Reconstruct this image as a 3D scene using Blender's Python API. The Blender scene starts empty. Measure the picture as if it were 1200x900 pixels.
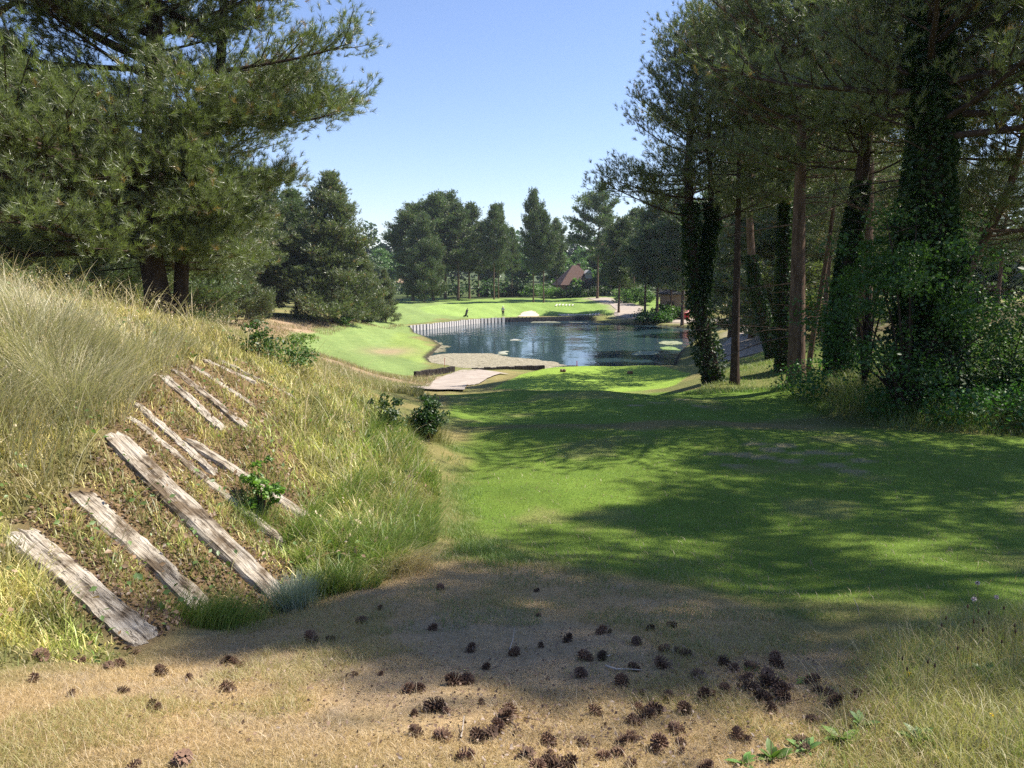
import bpy, math, random
import numpy as np
rng = np.random.default_rng(11)
random.seed(5)
R = math.radians
scene = bpy.context.scene
COL = scene.collection

# ------------------------------------------------------------------ camera model
EYE = np.array([0.0, 0.0, 1.7])
PITCH = R(8.35)
FPX = 900.0
CP, SP = math.cos(PITCH), math.sin(PITCH)
SUN_AZ = R(12.0)     # measured from +X towards +Y
SUN_EL = R(52.0)
WATER = 1.7 - 7.8

def ray(px, py):
    x = (px - 600) / FPX; y = -(py - 450) / FPX
    return np.array([x, CP + y * SP, -SP + y * CP])
def at_y(px, py, Y):
    d = ray(px, py); return EYE + d * (Y / d[1])
def at_z(px, py, z):
    d = ray(px, py); return EYE + d * ((z - EYE[2]) / d[2])
def project(x, y, z):
    zz = z - EYE[2]
    dz = y * CP - zz * SP
    return 600 + FPX * x / dz, 450 - FPX * (y * SP + zz * CP) / dz

# ------------------------------------------------------------------ noise
_lat = rng.random((256, 256))
def vnoise(x, y):
    x = np.asarray(x, float); y = np.asarray(y, float)
    xi = np.floor(x).astype(int); yi = np.floor(y).astype(int)
    fx = x - xi; fy = y - yi
    fx = fx * fx * (3 - 2 * fx); fy = fy * fy * (3 - 2 * fy)
    a = _lat[xi & 255, yi & 255]; b = _lat[(xi + 1) & 255, yi & 255]
    c = _lat[xi & 255, (yi + 1) & 255]; d = _lat[(xi + 1) & 255, (yi + 1) & 255]
    return (a * (1 - fx) + b * fx) * (1 - fy) + (c * (1 - fx) + d * fx) * fy
def fbm(x, y, o=4):
    s = 0; a = 0.5; t = 0
    for i in range(o):
        s = s + a * vnoise(x * 2 ** i + 17.3 * i, y * 2 ** i + 9.1 * i); t += a; a *= 0.5
    return s / t
def sstep(a, b, x):
    t = np.clip((x - a) / (b - a), 0, 1); return t * t * (3 - 2 * t)

def sdist(poly, x, y):
    """signed distance to a closed polygon, negative inside"""
    poly = np.asarray(poly, float)[:, :2]
    x = np.asarray(x, float); y = np.asarray(y, float)
    d = np.full(x.shape, 1e18); ins = np.zeros(x.shape, bool)
    n = len(poly)
    for i in range(n):
        a = poly[i]; b = poly[(i + 1) % n]
        e = b - a; L = e @ e + 1e-12
        t = np.clip(((x - a[0]) * e[0] + (y - a[1]) * e[1]) / L, 0, 1)
        dx = x - a[0] - t * e[0]; dy = y - a[1] - t * e[1]
        d = np.minimum(d, dx * dx + dy * dy)
        c = ((a[1] > y) != (b[1] > y))
        with np.errstate(divide='ignore', invalid='ignore'):
            xx = (b[0] - a[0]) * (y - a[1]) / (b[1] - a[1] + 1e-18) + a[0]
        ins ^= c & (x < xx)
    d = np.sqrt(d)
    return np.where(ins, -d, d)

# ------------------------------------------------------------------ terrain
CTRL = [  # (px, py, distance Y): ground points seen in the photograph
 (600,900,2.37),(600,800,3.2),(600,730,4.2),(600,680,5.2),(600,640,6.5),(600,600,7.9),(600,560,9.6),(600,520,11.8),(600,501,13.2),
 (600,491,15.0),(600,470,18),(600,458,20.0),(700,458,20.0),(700,501,13.2),
 (900,900,2.37),(900,800,3.2),(900,730,4.2),(900,640,6.5),(900,560,9.6),(900,503,13.2),(900,492,15.0),(850,470,18),
 (1200,900,2.37),(1200,800,3.2),(1200,720,4.2),(1200,640,6.4),(1200,560,9.5),(1200,512,12.6),(1050,505,13.2),
 (540,520,11.8),(540,500,13.4),(530,560,9.6),(530,620,7.2),(520,470,18),(530,462,20),
 # lower tee by the pond
 (580,455,30.5),(620,454,30.5),(700,454,30.5),(770,452,30.5),(620,440,35),(700,440,35),(760,440,35),(650,430.5,38.5),(700,429,39),(760,428,39),
 # trees on the right
 (835,451,25.5),(862,450,25),(935,453,21),(985,447,19.5),(920,432,27),(900,425,32),(840,428,44),(860,405,60),(880,388,76),(905,376,85),(850,376,100),
 (1000,490,15.2),(1100,480,15.5),(1200,490,14.5),(1200,430,18),(1100,430,19),(1170,375,24),(1050,420,24),(1250,350,35),(1000,405,32),(960,400,40),(1100,380,45),
 # left bank
 (0,900,2.3),(0,800,3.1),(100,800,3.15),(240,760,3.85),(340,725,4.4),(440,680,5.3),(500,640,6.4),
 (0,740,3.55),(90,720,4.0),(170,745,4.05),(20,620,4.5),(0,560,4.7),(240,710,4.75),(90,575,5.0),(325,695,5.1),(130,505,5.8),
 (375,610,6.5),(165,470,6.6),(0,470,5.6),(60,430,6.4),(200,430,7.6),(280,490,7.6),(440,590,7.3),(420,530,8.4),(490,560,8.6),(350,480,9.0),(480,510,10.4),
 (0,372,6.6),(80,378,8),(160,386,9.2),(230,392,10),(300,420,10.7),(370,447,11.2),(440,478,12),
 # behind the ridge
 (-100,352,14),(100,365,15),(200,378,17),(300,415,19),(400,452,22),(470,458,28),
 (60,362,40),(230,378,40),(300,395,42),(400,425,45),(430,450,38),(500,458,40),(520,448,46),(560,436,52),(470,440,52),
 (60,364,70),(250,379,70),(330,392,68),(400,402,75),(360,415,60),(440,428,58),(480,420,66),(500,428,61),
 (200,368,88),(330,370,87),(400,374,95),(440,376,105),(470,384,103),(440,362,120),(470,372,114),(380,368,110),
 # green and beyond
 (590,371.5,123),(545,373.5,117),(640,370.5,127),(690,370,130),(520,368,124),(590,360,137),(500,360,135),(590,352,155),(480,352,160),(590,349,170),(650,350,165),(460,342,200),(480,330,255),(420,330,250),
 (720,362,135),(760,364,130),(790,371,119),(740,372,121),(760,376,116),(820,376,112),(700,346,170),(680,345,180),(800,352,150),(620,337,250),(800,338,250),
]
_c = np.array([at_y(*c) for c in CTRL])
_extra = np.array([  # unseen ground, in metres
 (0,46,WATER+1.0),(8,48,WATER+1.0),(-4,24.5,-2.6),(3,24.5,-2.7),(9,25,-2.5),(0,-6,0.9),(-6,-6,1.4),(8,-6,0.5),(0,0,0.35),(-3,0,.7),(4,0,.2),
 (14,8,-0.9),(18,16,-0.6),(30,30,0.5),(60,60,-1),(90,120,-2),(-14,8,1.3),(-25,20,0.6),(-50,45,-1.2),(-90,100,-2.5),(-150,250,-1),(0,500,0),(-250,500,9),(250,500,3),
 (0,900,12),(-500,900,16),(500,900,12),(150,250,-2),(10,60,WATER-.5),(0,75,WATER-.8),(10,75,WATER-.8),(0,95,WATER-.8),(15,95,WATER-.8)])
_c = np.vstack([_c, _extra])
def _uv(x, y):
    yy = np.maximum(y, -7) + 12.0
    return np.clip(x / yy, -1.6, 1.6) * 1.6, np.log(yy)
def _phi(r2): return np.where(r2 > 0, r2 * np.log(r2 + 1e-12), 0)
_cu, _cv = _uv(_c[:, 0], _c[:, 1])
_n = len(_c)
_K = _phi((_cu[:, None] - _cu) ** 2 + (_cv[:, None] - _cv) ** 2) + np.eye(_n) * 2e-4
_P = np.stack([np.ones(_n), _cu, _cv], 1)
_A = np.block([[_K, _P], [_P.T, np.zeros((3, 3))]])
_w = np.linalg.solve(_A, np.concatenate([_c[:, 2], np.zeros(3)]))

POND_PX = [(478,388),(500,386),(520,383.5),(540,381),(560,379),(580,378),(600,377.3),(640,376.5),(690,375.3),(702,377.5),(720,380),(740,379.5),(760,381),(790,383),
 (815,386),(832,391),(822,399),(812,406),(800,413),(795,420),(790,432),(740,438),(660,438),(600,434),(545,434),(505,428),(499,420),(508,412),(516,405),(505,398),(490,392)]
POND = np.array([at_z(a, b, WATER)[:2] for a, b in POND_PX])
WALL = POND[:9]
MOUNDS = [(at_y(698,362,130), 3.6, 2.6, 0.9), (at_y(638,366,129), 4.0, 2.6, 0.7), (at_y(663,360,142), 5, 3, 0.6)]
SLZ = []
def H(x, y):
    x = np.asarray(x, float); y = np.asarray(y, float)
    shp = x.shape; x = x.ravel(); y = y.ravel()
    out = np.empty(x.shape)
    for i in range(0, len(x), 20000):
        u, v = _uv(x[i:i+20000], y[i:i+20000])
        k = _phi((u[:, None] - _cu) ** 2 + (v[:, None] - _cv) ** 2)
        out[i:i+20000] = k @ _w[:_n] + _w[_n] + _w[_n+1] * u + _w[_n+2] * v
    near = np.hypot(x, y)
    k = (near < 14) & (x < 0)
    if SLZ and k.any():   # bed the sleepers flush into the bank
        xx = x[k]; yy = y[k]; w0 = np.full(xx.shape, .12); acc = out[k] * w0; tot = w0.copy()
        for A, B in SLZ:
            e = (B - A)[:2]; t = ((xx - A[0]) * e[0] + (yy - A[1]) * e[1]) / (e @ e); tc = np.clip(t, 0, 1)
            w = np.exp(-((xx - A[0] - tc * e[0]) ** 2 + (yy - A[1] - tc * e[1]) ** 2) / .26 ** 2)
            acc += w * (A[2] + (B[2] - A[2]) * tc); tot += w
        out[k] = acc / tot
    out += (fbm(x * .9, y * .9) - .5) * 0.10 + (fbm(x * .12 + 40, y * .12) - .5) * 0.35 * sstep(25, 120, near)
    for m, rx, ry, h in MOUNDS:
        out += h * np.exp(-((x - m[0]) / rx) ** 2 - ((y - m[1]) / ry) ** 2)
    far = (np.abs(x - 5) < 60) & (y > 45) & (y < 150)
    sd = np.full(x.shape, 99.0)
    sd[far] = sdist(POND, x[far], y[far])
    wl = np.full(x.shape, 99.0)
    if far.any():
        a = WALL; xx = x[far]; yy = y[far]; d = np.full(xx.shape, 1e9)
        for i in range(len(a) - 1):
            e = a[i+1] - a[i]; t = np.clip(((xx - a[i, 0]) * e[0] + (yy - a[i, 1]) * e[1]) / (e @ e), 0, 1)
            d = np.minimum(d, np.hypot(xx - a[i, 0] - t * e[0], yy - a[i, 1] - t * e[1]))
        wl[far] = d
    out = np.where((sd > 0) & (sd < 25), np.maximum(out, WATER + 0.12 + .10 * np.clip(sd, 0, 2)), out)
    out = np.where((sd > 0) & (wl < 3), np.maximum(out, WATER + .66), out)
    out = np.where(sd <= 0, WATER + 0.05 - 1.0 * sstep(0, 1.6, -sd) - .6 * (wl < 2.5), out)
    return out.reshape(shp)
def h1(x, y): return float(H(np.array([x]), np.array([y]))[0])
def ground(px, py, y0=1.0, y1=400):
    """where the line of sight through a photo point first meets the terrain"""
    d = ray(px, py); ys = np.exp(np.linspace(math.log(y0), math.log(y1), 700))
    t = ys / d[1]; p = EYE + d * t[:, None]
    hz = H(p[:, 0], p[:, 1]); k = np.nonzero(p[:, 2] < hz)[0]
    if len(k) == 0: return at_y(px, py, y1)
    k = k[0]
    if k == 0: return p[0]
    a = (p[k-1, 2] - hz[k-1]); b = (p[k, 2] - hz[k]); f = a / (a - b)
    q = p[k-1] * (1 - f) + p[k] * f; return q
def wpoly(pts, y0=1.0): return np.array([ground(a, b, y0)[:2] for a, b in pts])
def on(x, y, dz=0): return (x, y, h1(x, y) + dz)

# ------------------------------------------------------------------ mesh helpers
def mesh_obj(name, V, F, mat=None, parent=None, col=None, smooth=False):
    V = np.asarray(V, np.float32); F = np.asarray(F, np.int32)
    me = bpy.data.meshes.new(name)
    me.vertices.add(len(V)); me.vertices.foreach_set('co', V.ravel())
    k = F.shape[1]
    me.loops.add(F.size); me.loops.foreach_set('vertex_index', F.ravel())
    me.polygons.add(len(F)); me.polygons.foreach_set('loop_start', np.arange(0, F.size, k, dtype=np.int32))
    if smooth: me.polygons.foreach_set('use_smooth', np.ones(len(F), bool))
    if col is not None:
        c = np.ones((len(V), 4), np.float32); c[:, :3] = col
        at = me.attributes.new('tint', 'FLOAT_COLOR', 'POINT'); at.data.foreach_set('color', c.ravel())
    me.update(calc_edges=True)
    if mat: me.materials.append(mat)
    o = bpy.data.objects.new(name, me); COL.objects.link(o)
    if parent: o.parent = parent
    return o
def empty(name, loc, rz=0, scale=1.0):
    o = bpy.data.objects.new(name, None); COL.objects.link(o)
    o.empty_display_size = .2; o.location = loc; o.rotation_euler = (0, 0, rz); o.scale = (scale,) * 3
    return o
def tag(o, label=None, cat=None, group=None, kind=None):
    if label: o['label'] = label
    if cat: o['category'] = cat
    if group: o['group'] = group
    if kind: o['kind'] = kind
    return o
def children(o): return [c for c in bpy.data.objects if c.parent == o]
def copy_tree(o, parent=None):
    c = o.copy(); COL.objects.link(c); c.parent = parent
    for ch in [k for k in KIDS.get(o.name, [])]:
        copy_tree(ch, c)
    return c
KIDS = {}
def note(o):
    KIDS.setdefault(o.parent.name, []).append(o); return o

class MB:
    def __init__(s): s.v = []; s.f = []; s.n = 0
    def add(s, v, f):
        s.v.append(np.asarray(v, float)); s.f += [tuple(i + s.n for i in q) for q in f]; s.n += len(v)
    def box(s, c, d, rot=None, taper=1.0):
        x, y, z = [k / 2 for k in d]
        v = np.array([(sx * x * (taper if sz > 0 else 1), sy * y * (taper if sz > 0 else 1), sz * z) for sz in (-1, 1) for sy in (-1, 1) for sx in (-1, 1)], float)
        if rot is not None: v = v @ np.asarray(rot).T
        s.add(v + np.asarray(c, float), [(0,2,3,1),(4,5,7,6),(0,1,5,4),(2,6,7,3),(0,4,6,2),(1,3,7,5)])
    def tube(s, pts, rad, k=8, caps=True):
        v, f = tube_np(np.asarray(pts, float), np.asarray(rad, float), k)
        s.v.append(v); s.f += [tuple(q) for q in (f + s.n)]
        if caps:
            s.f.append(tuple(range(s.n + k - 1, s.n - 1, -1))); m = s.n + len(v) - k; s.f.append(tuple(range(m, m + k)))
        s.n += len(v)
    def build(s, name, mat, parent=None, smooth=False, bevel=0):
        me = bpy.data.meshes.new(name); me.from_pydata([tuple(p) for p in np.vstack(s.v)], [], s.f)
        me.update()
        if mat: me.materials.append(mat)
        if smooth: me.polygons.foreach_set('use_smooth', [True] * len(me.polygons))
        o = bpy.data.objects.new(name, me); COL.objects.link(o)
        if parent: o.parent = parent
        if bevel:
            m = o.modifiers.new('bevel', 'BEVEL'); m.width = bevel; m.segments = 2; m.limit_method = 'ANGLE'
        return o
def tube_np(p, r, k):
    n = len(p); t = np.gradient(p, axis=0); t /= np.linalg.norm(t, axis=1)[:, None] + 1e-9
    ref = np.array([0, 0, 1.0]) if abs(t[:, 2]).mean() < .8 else np.array([1.0, 0, 0])
    a = np.cross(t, ref); a /= np.linalg.norm(a, axis=1)[:, None] + 1e-9
    b = np.cross(t, a)
    th = np.arange(k) / k * 2 * np.pi
    v = (p[:, None] + r[:, None, None] * (a[:, None] * np.cos(th)[None, :, None] + b[:, None] * np.sin(th)[None, :, None])).reshape(-1, 3)
    i = np.arange(n - 1)[:, None] * k; j = np.arange(k)[None]
    f = np.stack([i + j, i + (j + 1) % k, i + k + (j + 1) % k, i + k + j], -1).reshape(-1, 4)
    return v, f
def tubes(name, lst, mat, parent=None):
    V = []; Fs = []; n = 0
    for p, r, k in lst:
        v, f = tube_np(p, r, k); V.append(v); Fs.append(f + n); n += len(v)
    return mesh_obj(name, np.vstack(V), np.vstack(Fs), mat, parent, smooth=True)

# ------------------------------------------------------------------ materials
def newmat(name):
    m = bpy.data.materials.new(name); m.use_nodes = True; nt = m.node_tree; nt.nodes.clear()
    out = nt.nodes.new('ShaderNodeOutputMaterial'); return m, nt, out
def N(nt, t, **kw):
    n = nt.nodes.new('ShaderNode' + t)
    for k, v in kw.items():
        if k in n.inputs: n.inputs[k].default_value = v
        else: setattr(n, k, v)
    return n
def L(nt, a, b): nt.links.new(a, b)
def ramp(nt, stops):
    r = nt.nodes.new('ShaderNodeValToRGB'); e = r.color_ramp.elements
    while len(e) < len(stops): e.new(.5)
    for i, (p, c) in enumerate(stops):
        e[i].position = p; e[i].color = (*c, 1)
    return r
def noise(nt, coord, scale, detail=4, rough=.55):
    n = N(nt, 'TexNoise'); n.inputs['Scale'].default_value = scale; n.inputs['Detail'].default_value = detail; n.inputs['Roughness'].default_value = rough
    if coord is not None: L(nt, coord, n.inputs['Vector'])
    return n
def mixc(nt, a, b, fac, mode='MIX'):
    m = N(nt, 'Mix', data_type='RGBA', blend_type=mode)
    for s, i in ((a, 6), (b, 7)):
        if isinstance(s, tuple): m.inputs[i].default_value = (*s, 1)
        else: L(nt, s, m.inputs[i])
    if isinstance(fac, (int, float)): m.inputs[0].default_value = fac
    else: L(nt, fac, m.inputs[0])
    return m.outputs[2]
def simple(name, c1, c2, scale=8, rough=.8, bump=.3, bscale=None, stretch=None, spec=.3):
    m, nt, out = newmat(name)
    tc = N(nt, 'TexCoord'); co = tc.outputs['Object']
    if stretch:
        mp = N(nt, 'Mapping'); mp.inputs['Scale'].default_value = stretch; L(nt, co, mp.inputs['Vector']); co = mp.outputs[0]
    n1 = noise(nt, co, scale, 6); r = ramp(nt, [(.3, c1), (.7, c2)]); L(nt, n1.outputs[0], r.inputs[0])
    p = N(nt, 'BsdfPrincipled'); L(nt, r.outputs[0], p.inputs['Base Color']); p.inputs['Roughness'].default_value = rough; p.inputs['Specular IOR Level'].default_value = spec
    if bump:
        n2 = noise(nt, co, bscale or scale * 3, 5); b = N(nt, 'Bump'); b.inputs['Strength'].default_value = bump; b.inputs['Distance'].default_value = .02
        L(nt, n2.outputs[0], b.inputs['Height']); L(nt, b.outputs[0], p.inputs['Normal'])
    L(nt, p.outputs[0], out.inputs[0]); return m
def leafmat(name, base, var=.35, trans=.35, rough=.5, tintattr=True, gloss=.06):
    """diffuse + translucent leaf; colour = base x per-blade tint x small per-object variation"""
    m, nt, out = newmat(name)
    col = None
    if tintattr:
        a = N(nt, 'Attribute', attribute_name='tint'); col = mixc(nt, base, a.outputs['Color'], 1.0, 'MULTIPLY')
    else:
        rgb = N(nt, 'RGB'); rgb.outputs[0].default_value = (*base, 1); col = rgb.outputs[0]
    oi = N(nt, 'ObjectInfo'); hs = N(nt, 'HueSaturation')
    mr = N(nt, 'MapRange'); mr.inputs['To Min'].default_value = 1 - var * .5; mr.inputs['To Max'].default_value = 1 + var * .5
    L(nt, oi.outputs['Random'], mr.inputs[0]); L(nt, mr.outputs[0], hs.inputs['Value']); L(nt, col, hs.inputs['Color'])
    d = N(nt, 'BsdfDiffuse'); t = N(nt, 'BsdfTranslucent'); mx = N(nt, 'MixShader'); mx.inputs[0].default_value = trans
    L(nt, hs.outputs[0], d.inputs['Color'])
    br = mixc(nt, hs.outputs[0], (1.1, 1.25, .75), 1.0, 'MULTIPLY'); L(nt, br, t.inputs['Color'])
    L(nt, d.outputs[0], mx.inputs[1]); L(nt, t.outputs[0], mx.inputs[2])
    g = N(nt, 'BsdfGlossy'); g.inputs['Roughness'].default_value = rough; g.inputs['Color'].default_value = (1, 1, 1, 1)
    m2 = N(nt, 'MixShader'); m2.inputs[0].default_value = gloss; L(nt, mx.outputs[0], m2.inputs[1]); L(nt, g.outputs[0], m2.inputs[2])
    L(nt, m2.outputs[0], out.inputs[0]); return m

M = {}
M['needle'] = leafmat('pine_needles', (.145, .18, .066), .3, .4, .45, gloss=.085)
M['needle_dark'] = leafmat('dark_pine_needles', (.105, .15, .06), .35, .4, .45, gloss=.06)
M['leaf'] = leafmat('broad_leaves', (.10, .18, .05), .3, .42, .5, gloss=.035)
M['ivy'] = leafmat('ivy_leaves', (.03, .062, .02), .2, .25, .5, gloss=.03)
M['grass'] = leafmat('grass_blades', (1, 1, 1), .0, .35, .5, gloss=.04)
M['bark'] = simple('pine_bark', (.07, .045, .032), (.20, .135, .095), 9, .95, .8, 22, (1, 1, .25), .1)
M['bark_dark'] = simple('dark_bark', (.035, .026, .022), (.085, .06, .048), 9, .95, .8, 22, (1, 1, .25), .1)
M['cone'] = simple('pine_cone_scales', (.06, .032, .02), (.27, .165, .11), 30, .6, .3, None, None, .25)
_nt = M['cone'].node_tree; _oi = N(_nt, 'ObjectInfo'); _mr = N(_nt, 'MapRange'); _mr.inputs['To Min'].default_value = .45; _mr.inputs['To Max'].default_value = 1.35
L(_nt, _oi.outputs['Random'], _mr.inputs[0]); _h = N(_nt, 'HueSaturation'); L(_nt, _mr.outputs[0], _h.inputs['Value']); _p = [n for n in _nt.nodes if n.type == 'BSDF_PRINCIPLED'][0]
L(_nt, [n for n in _nt.nodes if n.type == 'VALTORGB'][0].outputs[0], _h.inputs['Color']); L(_nt, _h.outputs[0], _p.inputs['Base Color'])
M['path'] = simple('gravel_path', (.30, .25, .205), (.42, .36, .30), 1.5, .95, .4, 40)
M['sand'] = simple('bunker_sand', (.55, .42, .32), (.68, .54, .42), .8, .95, .3, 30)
M['post'] = simple('pale_posts', (.50, .46, .43), (.70, .66, .62), 6, .9, .4, 30, (1, 1, .2))
M['wallwood'] = simple('dark_retaining_boards', (.05, .045, .05), (.13, .12, .13), 3, .85, .3, 20)
M['dark_timber'] = simple('dark_wet_timber', (.02, .016, .014), (.05, .04, .035), 4, .8, .3, 20)
M['twig'] = simple('bleached_twig', (.35, .29, .23), (.55, .48, .40), 20, .8, .3)
M['stalk'] = simple('brown_stalk', (.16, .13, .06), (.22, .19, .08), 20, .8, 0)
M['seed'] = simple('brown_seed_head', (.07, .04, .025), (.14, .09, .05), 200, .9, .5)
M['fluff'] = simple('white_clover_flower', (.55, .45, .42), (.75, .68, .66), 200, .9, .5)
M['yellow'] = simple('yellow_petals', (.75, .55, .02), (.85, .65, .04), 50, .6, 0)
M['roof'] = simple('red_brown_roof_tiles', (.075, .045, .038), (.135, .078, .062), 2.5, .85, .6, 14, (1, 1, 3))
M['brick'] = simple('brick_wall', (.26, .13, .09), (.36, .2, .14), 4, .9, .3, 14, (1, 1, 3))
M['render'] = simple('beige_render', (.36, .24, .17), (.44, .31, .22), 1.2, .9, .2)
M['pale'] = simple('pale_render', (.55, .52, .48), (.66, .62, .57), 2, .9, .1)
M['slate'] = simple('dark_slate', (.05, .05, .055), (.10, .095, .1), 3, .7, .4, 12)
M['glass'] = simple('dark_window_glass', (.015, .02, .025), (.03, .035, .04), 1, .1, 0, None, None, .6)
M['red'] = simple('red_painted_metal', (.42, .02, .03), (.52, .035, .045), 3, .45, 0, None, None, .4)
M['pink'] = simple('faded_red_lid', (.62, .28, .26), (.7, .36, .34), 3, .5, 0)
M['black'] = simple('black_fabric', (.012, .012, .014), (.03, .03, .035), 20, .7, .1)
M['white'] = simple('white_paint', (.7, .7, .68), (.8, .8, .78), 6, .5, .05)
M['skin'] = simple('skin', (.45, .27, .2), (.5, .31, .23), 10, .6, 0)
M['shirt'] = simple('pale_shirt', (.42, .42, .4), (.5, .5, .48), 20, .85, 0)
M['trousers'] = simple('dark_trousers', (.03, .035, .05), (.05, .055, .07), 20, .85, 0)

# weathered sleeper: silvery grain, long dark cracks
def sleeper_mat():
    m, nt, out = newmat('weathered_sleeper'); tc = N(nt, 'TexCoord'); oi = N(nt, 'ObjectInfo')
    av = N(nt, 'VectorMath', operation='ADD'); L(nt, tc.outputs['Object'], av.inputs[0])
    sc = N(nt, 'VectorMath', operation='SCALE'); L(nt, oi.outputs['Location'], sc.inputs[0]); sc.inputs['Scale'].default_value = 3; L(nt, sc.outputs[0], av.inputs[1])
    mp = N(nt, 'Mapping'); mp.inputs['Scale'].default_value = (1.6, 30, 30); L(nt, av.outputs[0], mp.inputs['Vector'])
    n1 = noise(nt, mp.outputs[0], 3.0, 7, .65); r1 = ramp(nt, [(.30, (.12, .095, .08)), (.42, (.33, .285, .225)), (.66, (.60, .545, .455))]); L(nt, n1.outputs[0], r1.inputs[0])
    n2 = noise(nt, av.outputs[0], 5, 5, .6); r2 = ramp(nt, [(.38, (.30, .25, .20)), (.5, (.85, .82, .78)), (.6, (1, 1, 1))]); L(nt, n2.outputs[0], r2.inputs[0])
    c = mixc(nt, r1.outputs[0], r2.outputs[0], 1.0, 'MULTIPLY')
    mp3 = N(nt, 'Mapping'); mp3.inputs['Scale'].default_value = (.6, 13, 13); L(nt, av.outputs[0], mp3.inputs['Vector'])
    n3 = noise(nt, mp3.outputs[0], 2.2, 3, .5); r3 = ramp(nt, [(.485, (1, 1, 1)), (.5, (.12, .09, .07)), (.515, (1, 1, 1))]); L(nt, n3.outputs[0], r3.inputs[0])
    c = mixc(nt, c, r3.outputs[0], .85, 'MULTIPLY')
    p = N(nt, 'BsdfPrincipled'); L(nt, c, p.inputs['Base Color']); p.inputs['Roughness'].default_value = .9; p.inputs['Specular IOR Level'].default_value = .15
    b = N(nt, 'Bump'); b.inputs['Strength'].default_value = .8; b.inputs['Distance'].default_value = .02
    mm = N(nt, 'Math', operation='MULTIPLY'); L(nt, n1.outputs[0], mm.inputs[0]); L(nt, r3.outputs[0], mm.inputs[1]); L(nt, mm.outputs[0], b.inputs['Height']); L(nt, b.outputs[0], p.inputs['Normal'])
    L(nt, p.outputs[0], out.inputs[0]); return m
M['sleeper'] = sleeper_mat()

def ground_mat():
    m, nt, out = newmat('ground_cover'); tc = N(nt, 'TexCoord'); co = tc.outputs['Object']
    a = N(nt, 'Attribute', attribute_name='tint')
    n1 = noise(nt, co, 28, 8, .7); r1 = ramp(nt, [(.25, (.62, .6, .55)), (.75, (1.35, 1.35, 1.3))]); L(nt, n1.outputs[0], r1.inputs[0])
    n2 = noise(nt, co, 1.3, 6, .6); r2 = ramp(nt, [(.3, (.82, .86, .84)), (.7, (1.18, 1.12, 1.1))]); L(nt, n2.outputs[0], r2.inputs[0])
    n3 = noise(nt, co, 170, 4, .7); r3 = ramp(nt, [(.3, (.66, .66, .66)), (.7, (1.3, 1.3, 1.3))]); L(nt, n3.outputs[0], r3.inputs[0])
    c = mixc(nt, a.outputs['Color'], r1.outputs[0], .9, 'MULTIPLY'); c = mixc(nt, c, r2.outputs[0], 1.0, 'MULTIPLY'); c = mixc(nt, c, r3.outputs[0], .8, 'MULTIPLY')
    p = N(nt, 'BsdfPrincipled'); L(nt, c, p.inputs['Base Color']); p.inputs['Roughness'].default_value = .95; p.inputs['Specular IOR Level'].default_value = .12
    b = N(nt, 'Bump'); b.inputs['Strength'].default_value = .7; b.inputs['Distance'].default_value = .03
    s = N(nt, 'Math', operation='ADD'); L(nt, n1.outputs[0], s.inputs[0]); L(nt, n3.outputs[0], s.inputs[1]); L(nt, s.outputs[0], b.inputs['Height']); L(nt, b.outputs[0], p.inputs['Normal'])
    L(nt, p.outputs[0], out.inputs[0]); return m
M['ground'] = ground_mat()

def water_mat():
    m, nt, out = newmat('pond_water'); tc = N(nt, 'TexCoord')
    mp = N(nt, 'Mapping'); mp.inputs['Scale'].default_value = (1, .5, 1); L(nt, tc.outputs['Object'], mp.inputs['Vector'])
    n = noise(nt, mp.outputs[0], 1.3, 3, .5); n2 = noise(nt, tc.outputs['Object'], .07, 2)
    r = ramp(nt, [(.42, (.12, .12, .12)), (.55, (1, 1, 1))]); L(nt, n2.outputs[0], r.inputs[0])
    mu = N(nt, 'Math', operation='MULTIPLY'); L(nt, n.outputs[0], mu.inputs[0]); L(nt, r.outputs[0], mu.inputs[1])
    b = N(nt, 'Bump'); b.inputs['Strength'].default_value = .26; b.inputs['Distance'].default_value = .28; L(nt, mu.outputs[0], b.inputs['Height'])
    p = N(nt, 'BsdfPrincipled'); p.inputs['Base Color'].default_value = (.03, .06, .075, 1); p.inputs['Roughness'].default_value = .07; p.inputs['IOR'].default_value = 1.33
    L(nt, b.outputs[0], p.inputs['Normal']); L(nt, p.outputs[0], out.inputs[0]); return m
M['water'] = water_mat()
#@@PART2
# ------------------------------------------------------------------ zones (where each kind of ground cover lies)
Z = {}
Z['thatch'] = wpoly([(-200,905),(-200,800),(0,795),(150,775),(250,745),(350,715),(430,690),(500,660),(560,655),(640,668),(700,680),(790,690),(860,708),(930,735),(1000,760),(1010,800),(960,830),(900,905)])
Z['bare'] = wpoly([(560,720),(640,735),(720,755),(740,780),(640,790),(560,770),(500,745)])
Z['bare2'] = wpoly([(430,800),(520,790),(560,820),(520,850),(440,850),(400,825)])
Z['bank'] = np.array([ground(a, b)[:2] for a, b in [(-400,800),(0,785),(120,765),(230,740),(340,715),(440,680),(510,640),(520,580),(515,540),(500,515),(450,482)]] + [(-2.2,14.5),(-5,17),(-9,19),(-16,18),(-22,8),(-10,1)])
Z['sleepers'] = wpoly([(10,600),(90,560),(130,490),(150,450),(200,420),(290,425),(350,470),(330,520),(400,600),(340,700),(240,735),(160,760),(60,700)])
Z['tee'] = wpoly([(545,506),(540,560),(560,620),(620,655),(760,680),(900,705),(1200,708),(1500,700),(1400,520),(1000,503),(800,501)])
Z['strip'] = wpoly([(520,462),(530,498),(700,497),(900,495),(990,480),(930,458),(750,457)])
Z['lower_tee'] = np.array([at_y(*q)[:2] for q in [(575,458,30),(590,447,33),(612,434,37),(650,429.5,39),(770,428.5,39),(810,440,34),(790,457,29)]])
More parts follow.
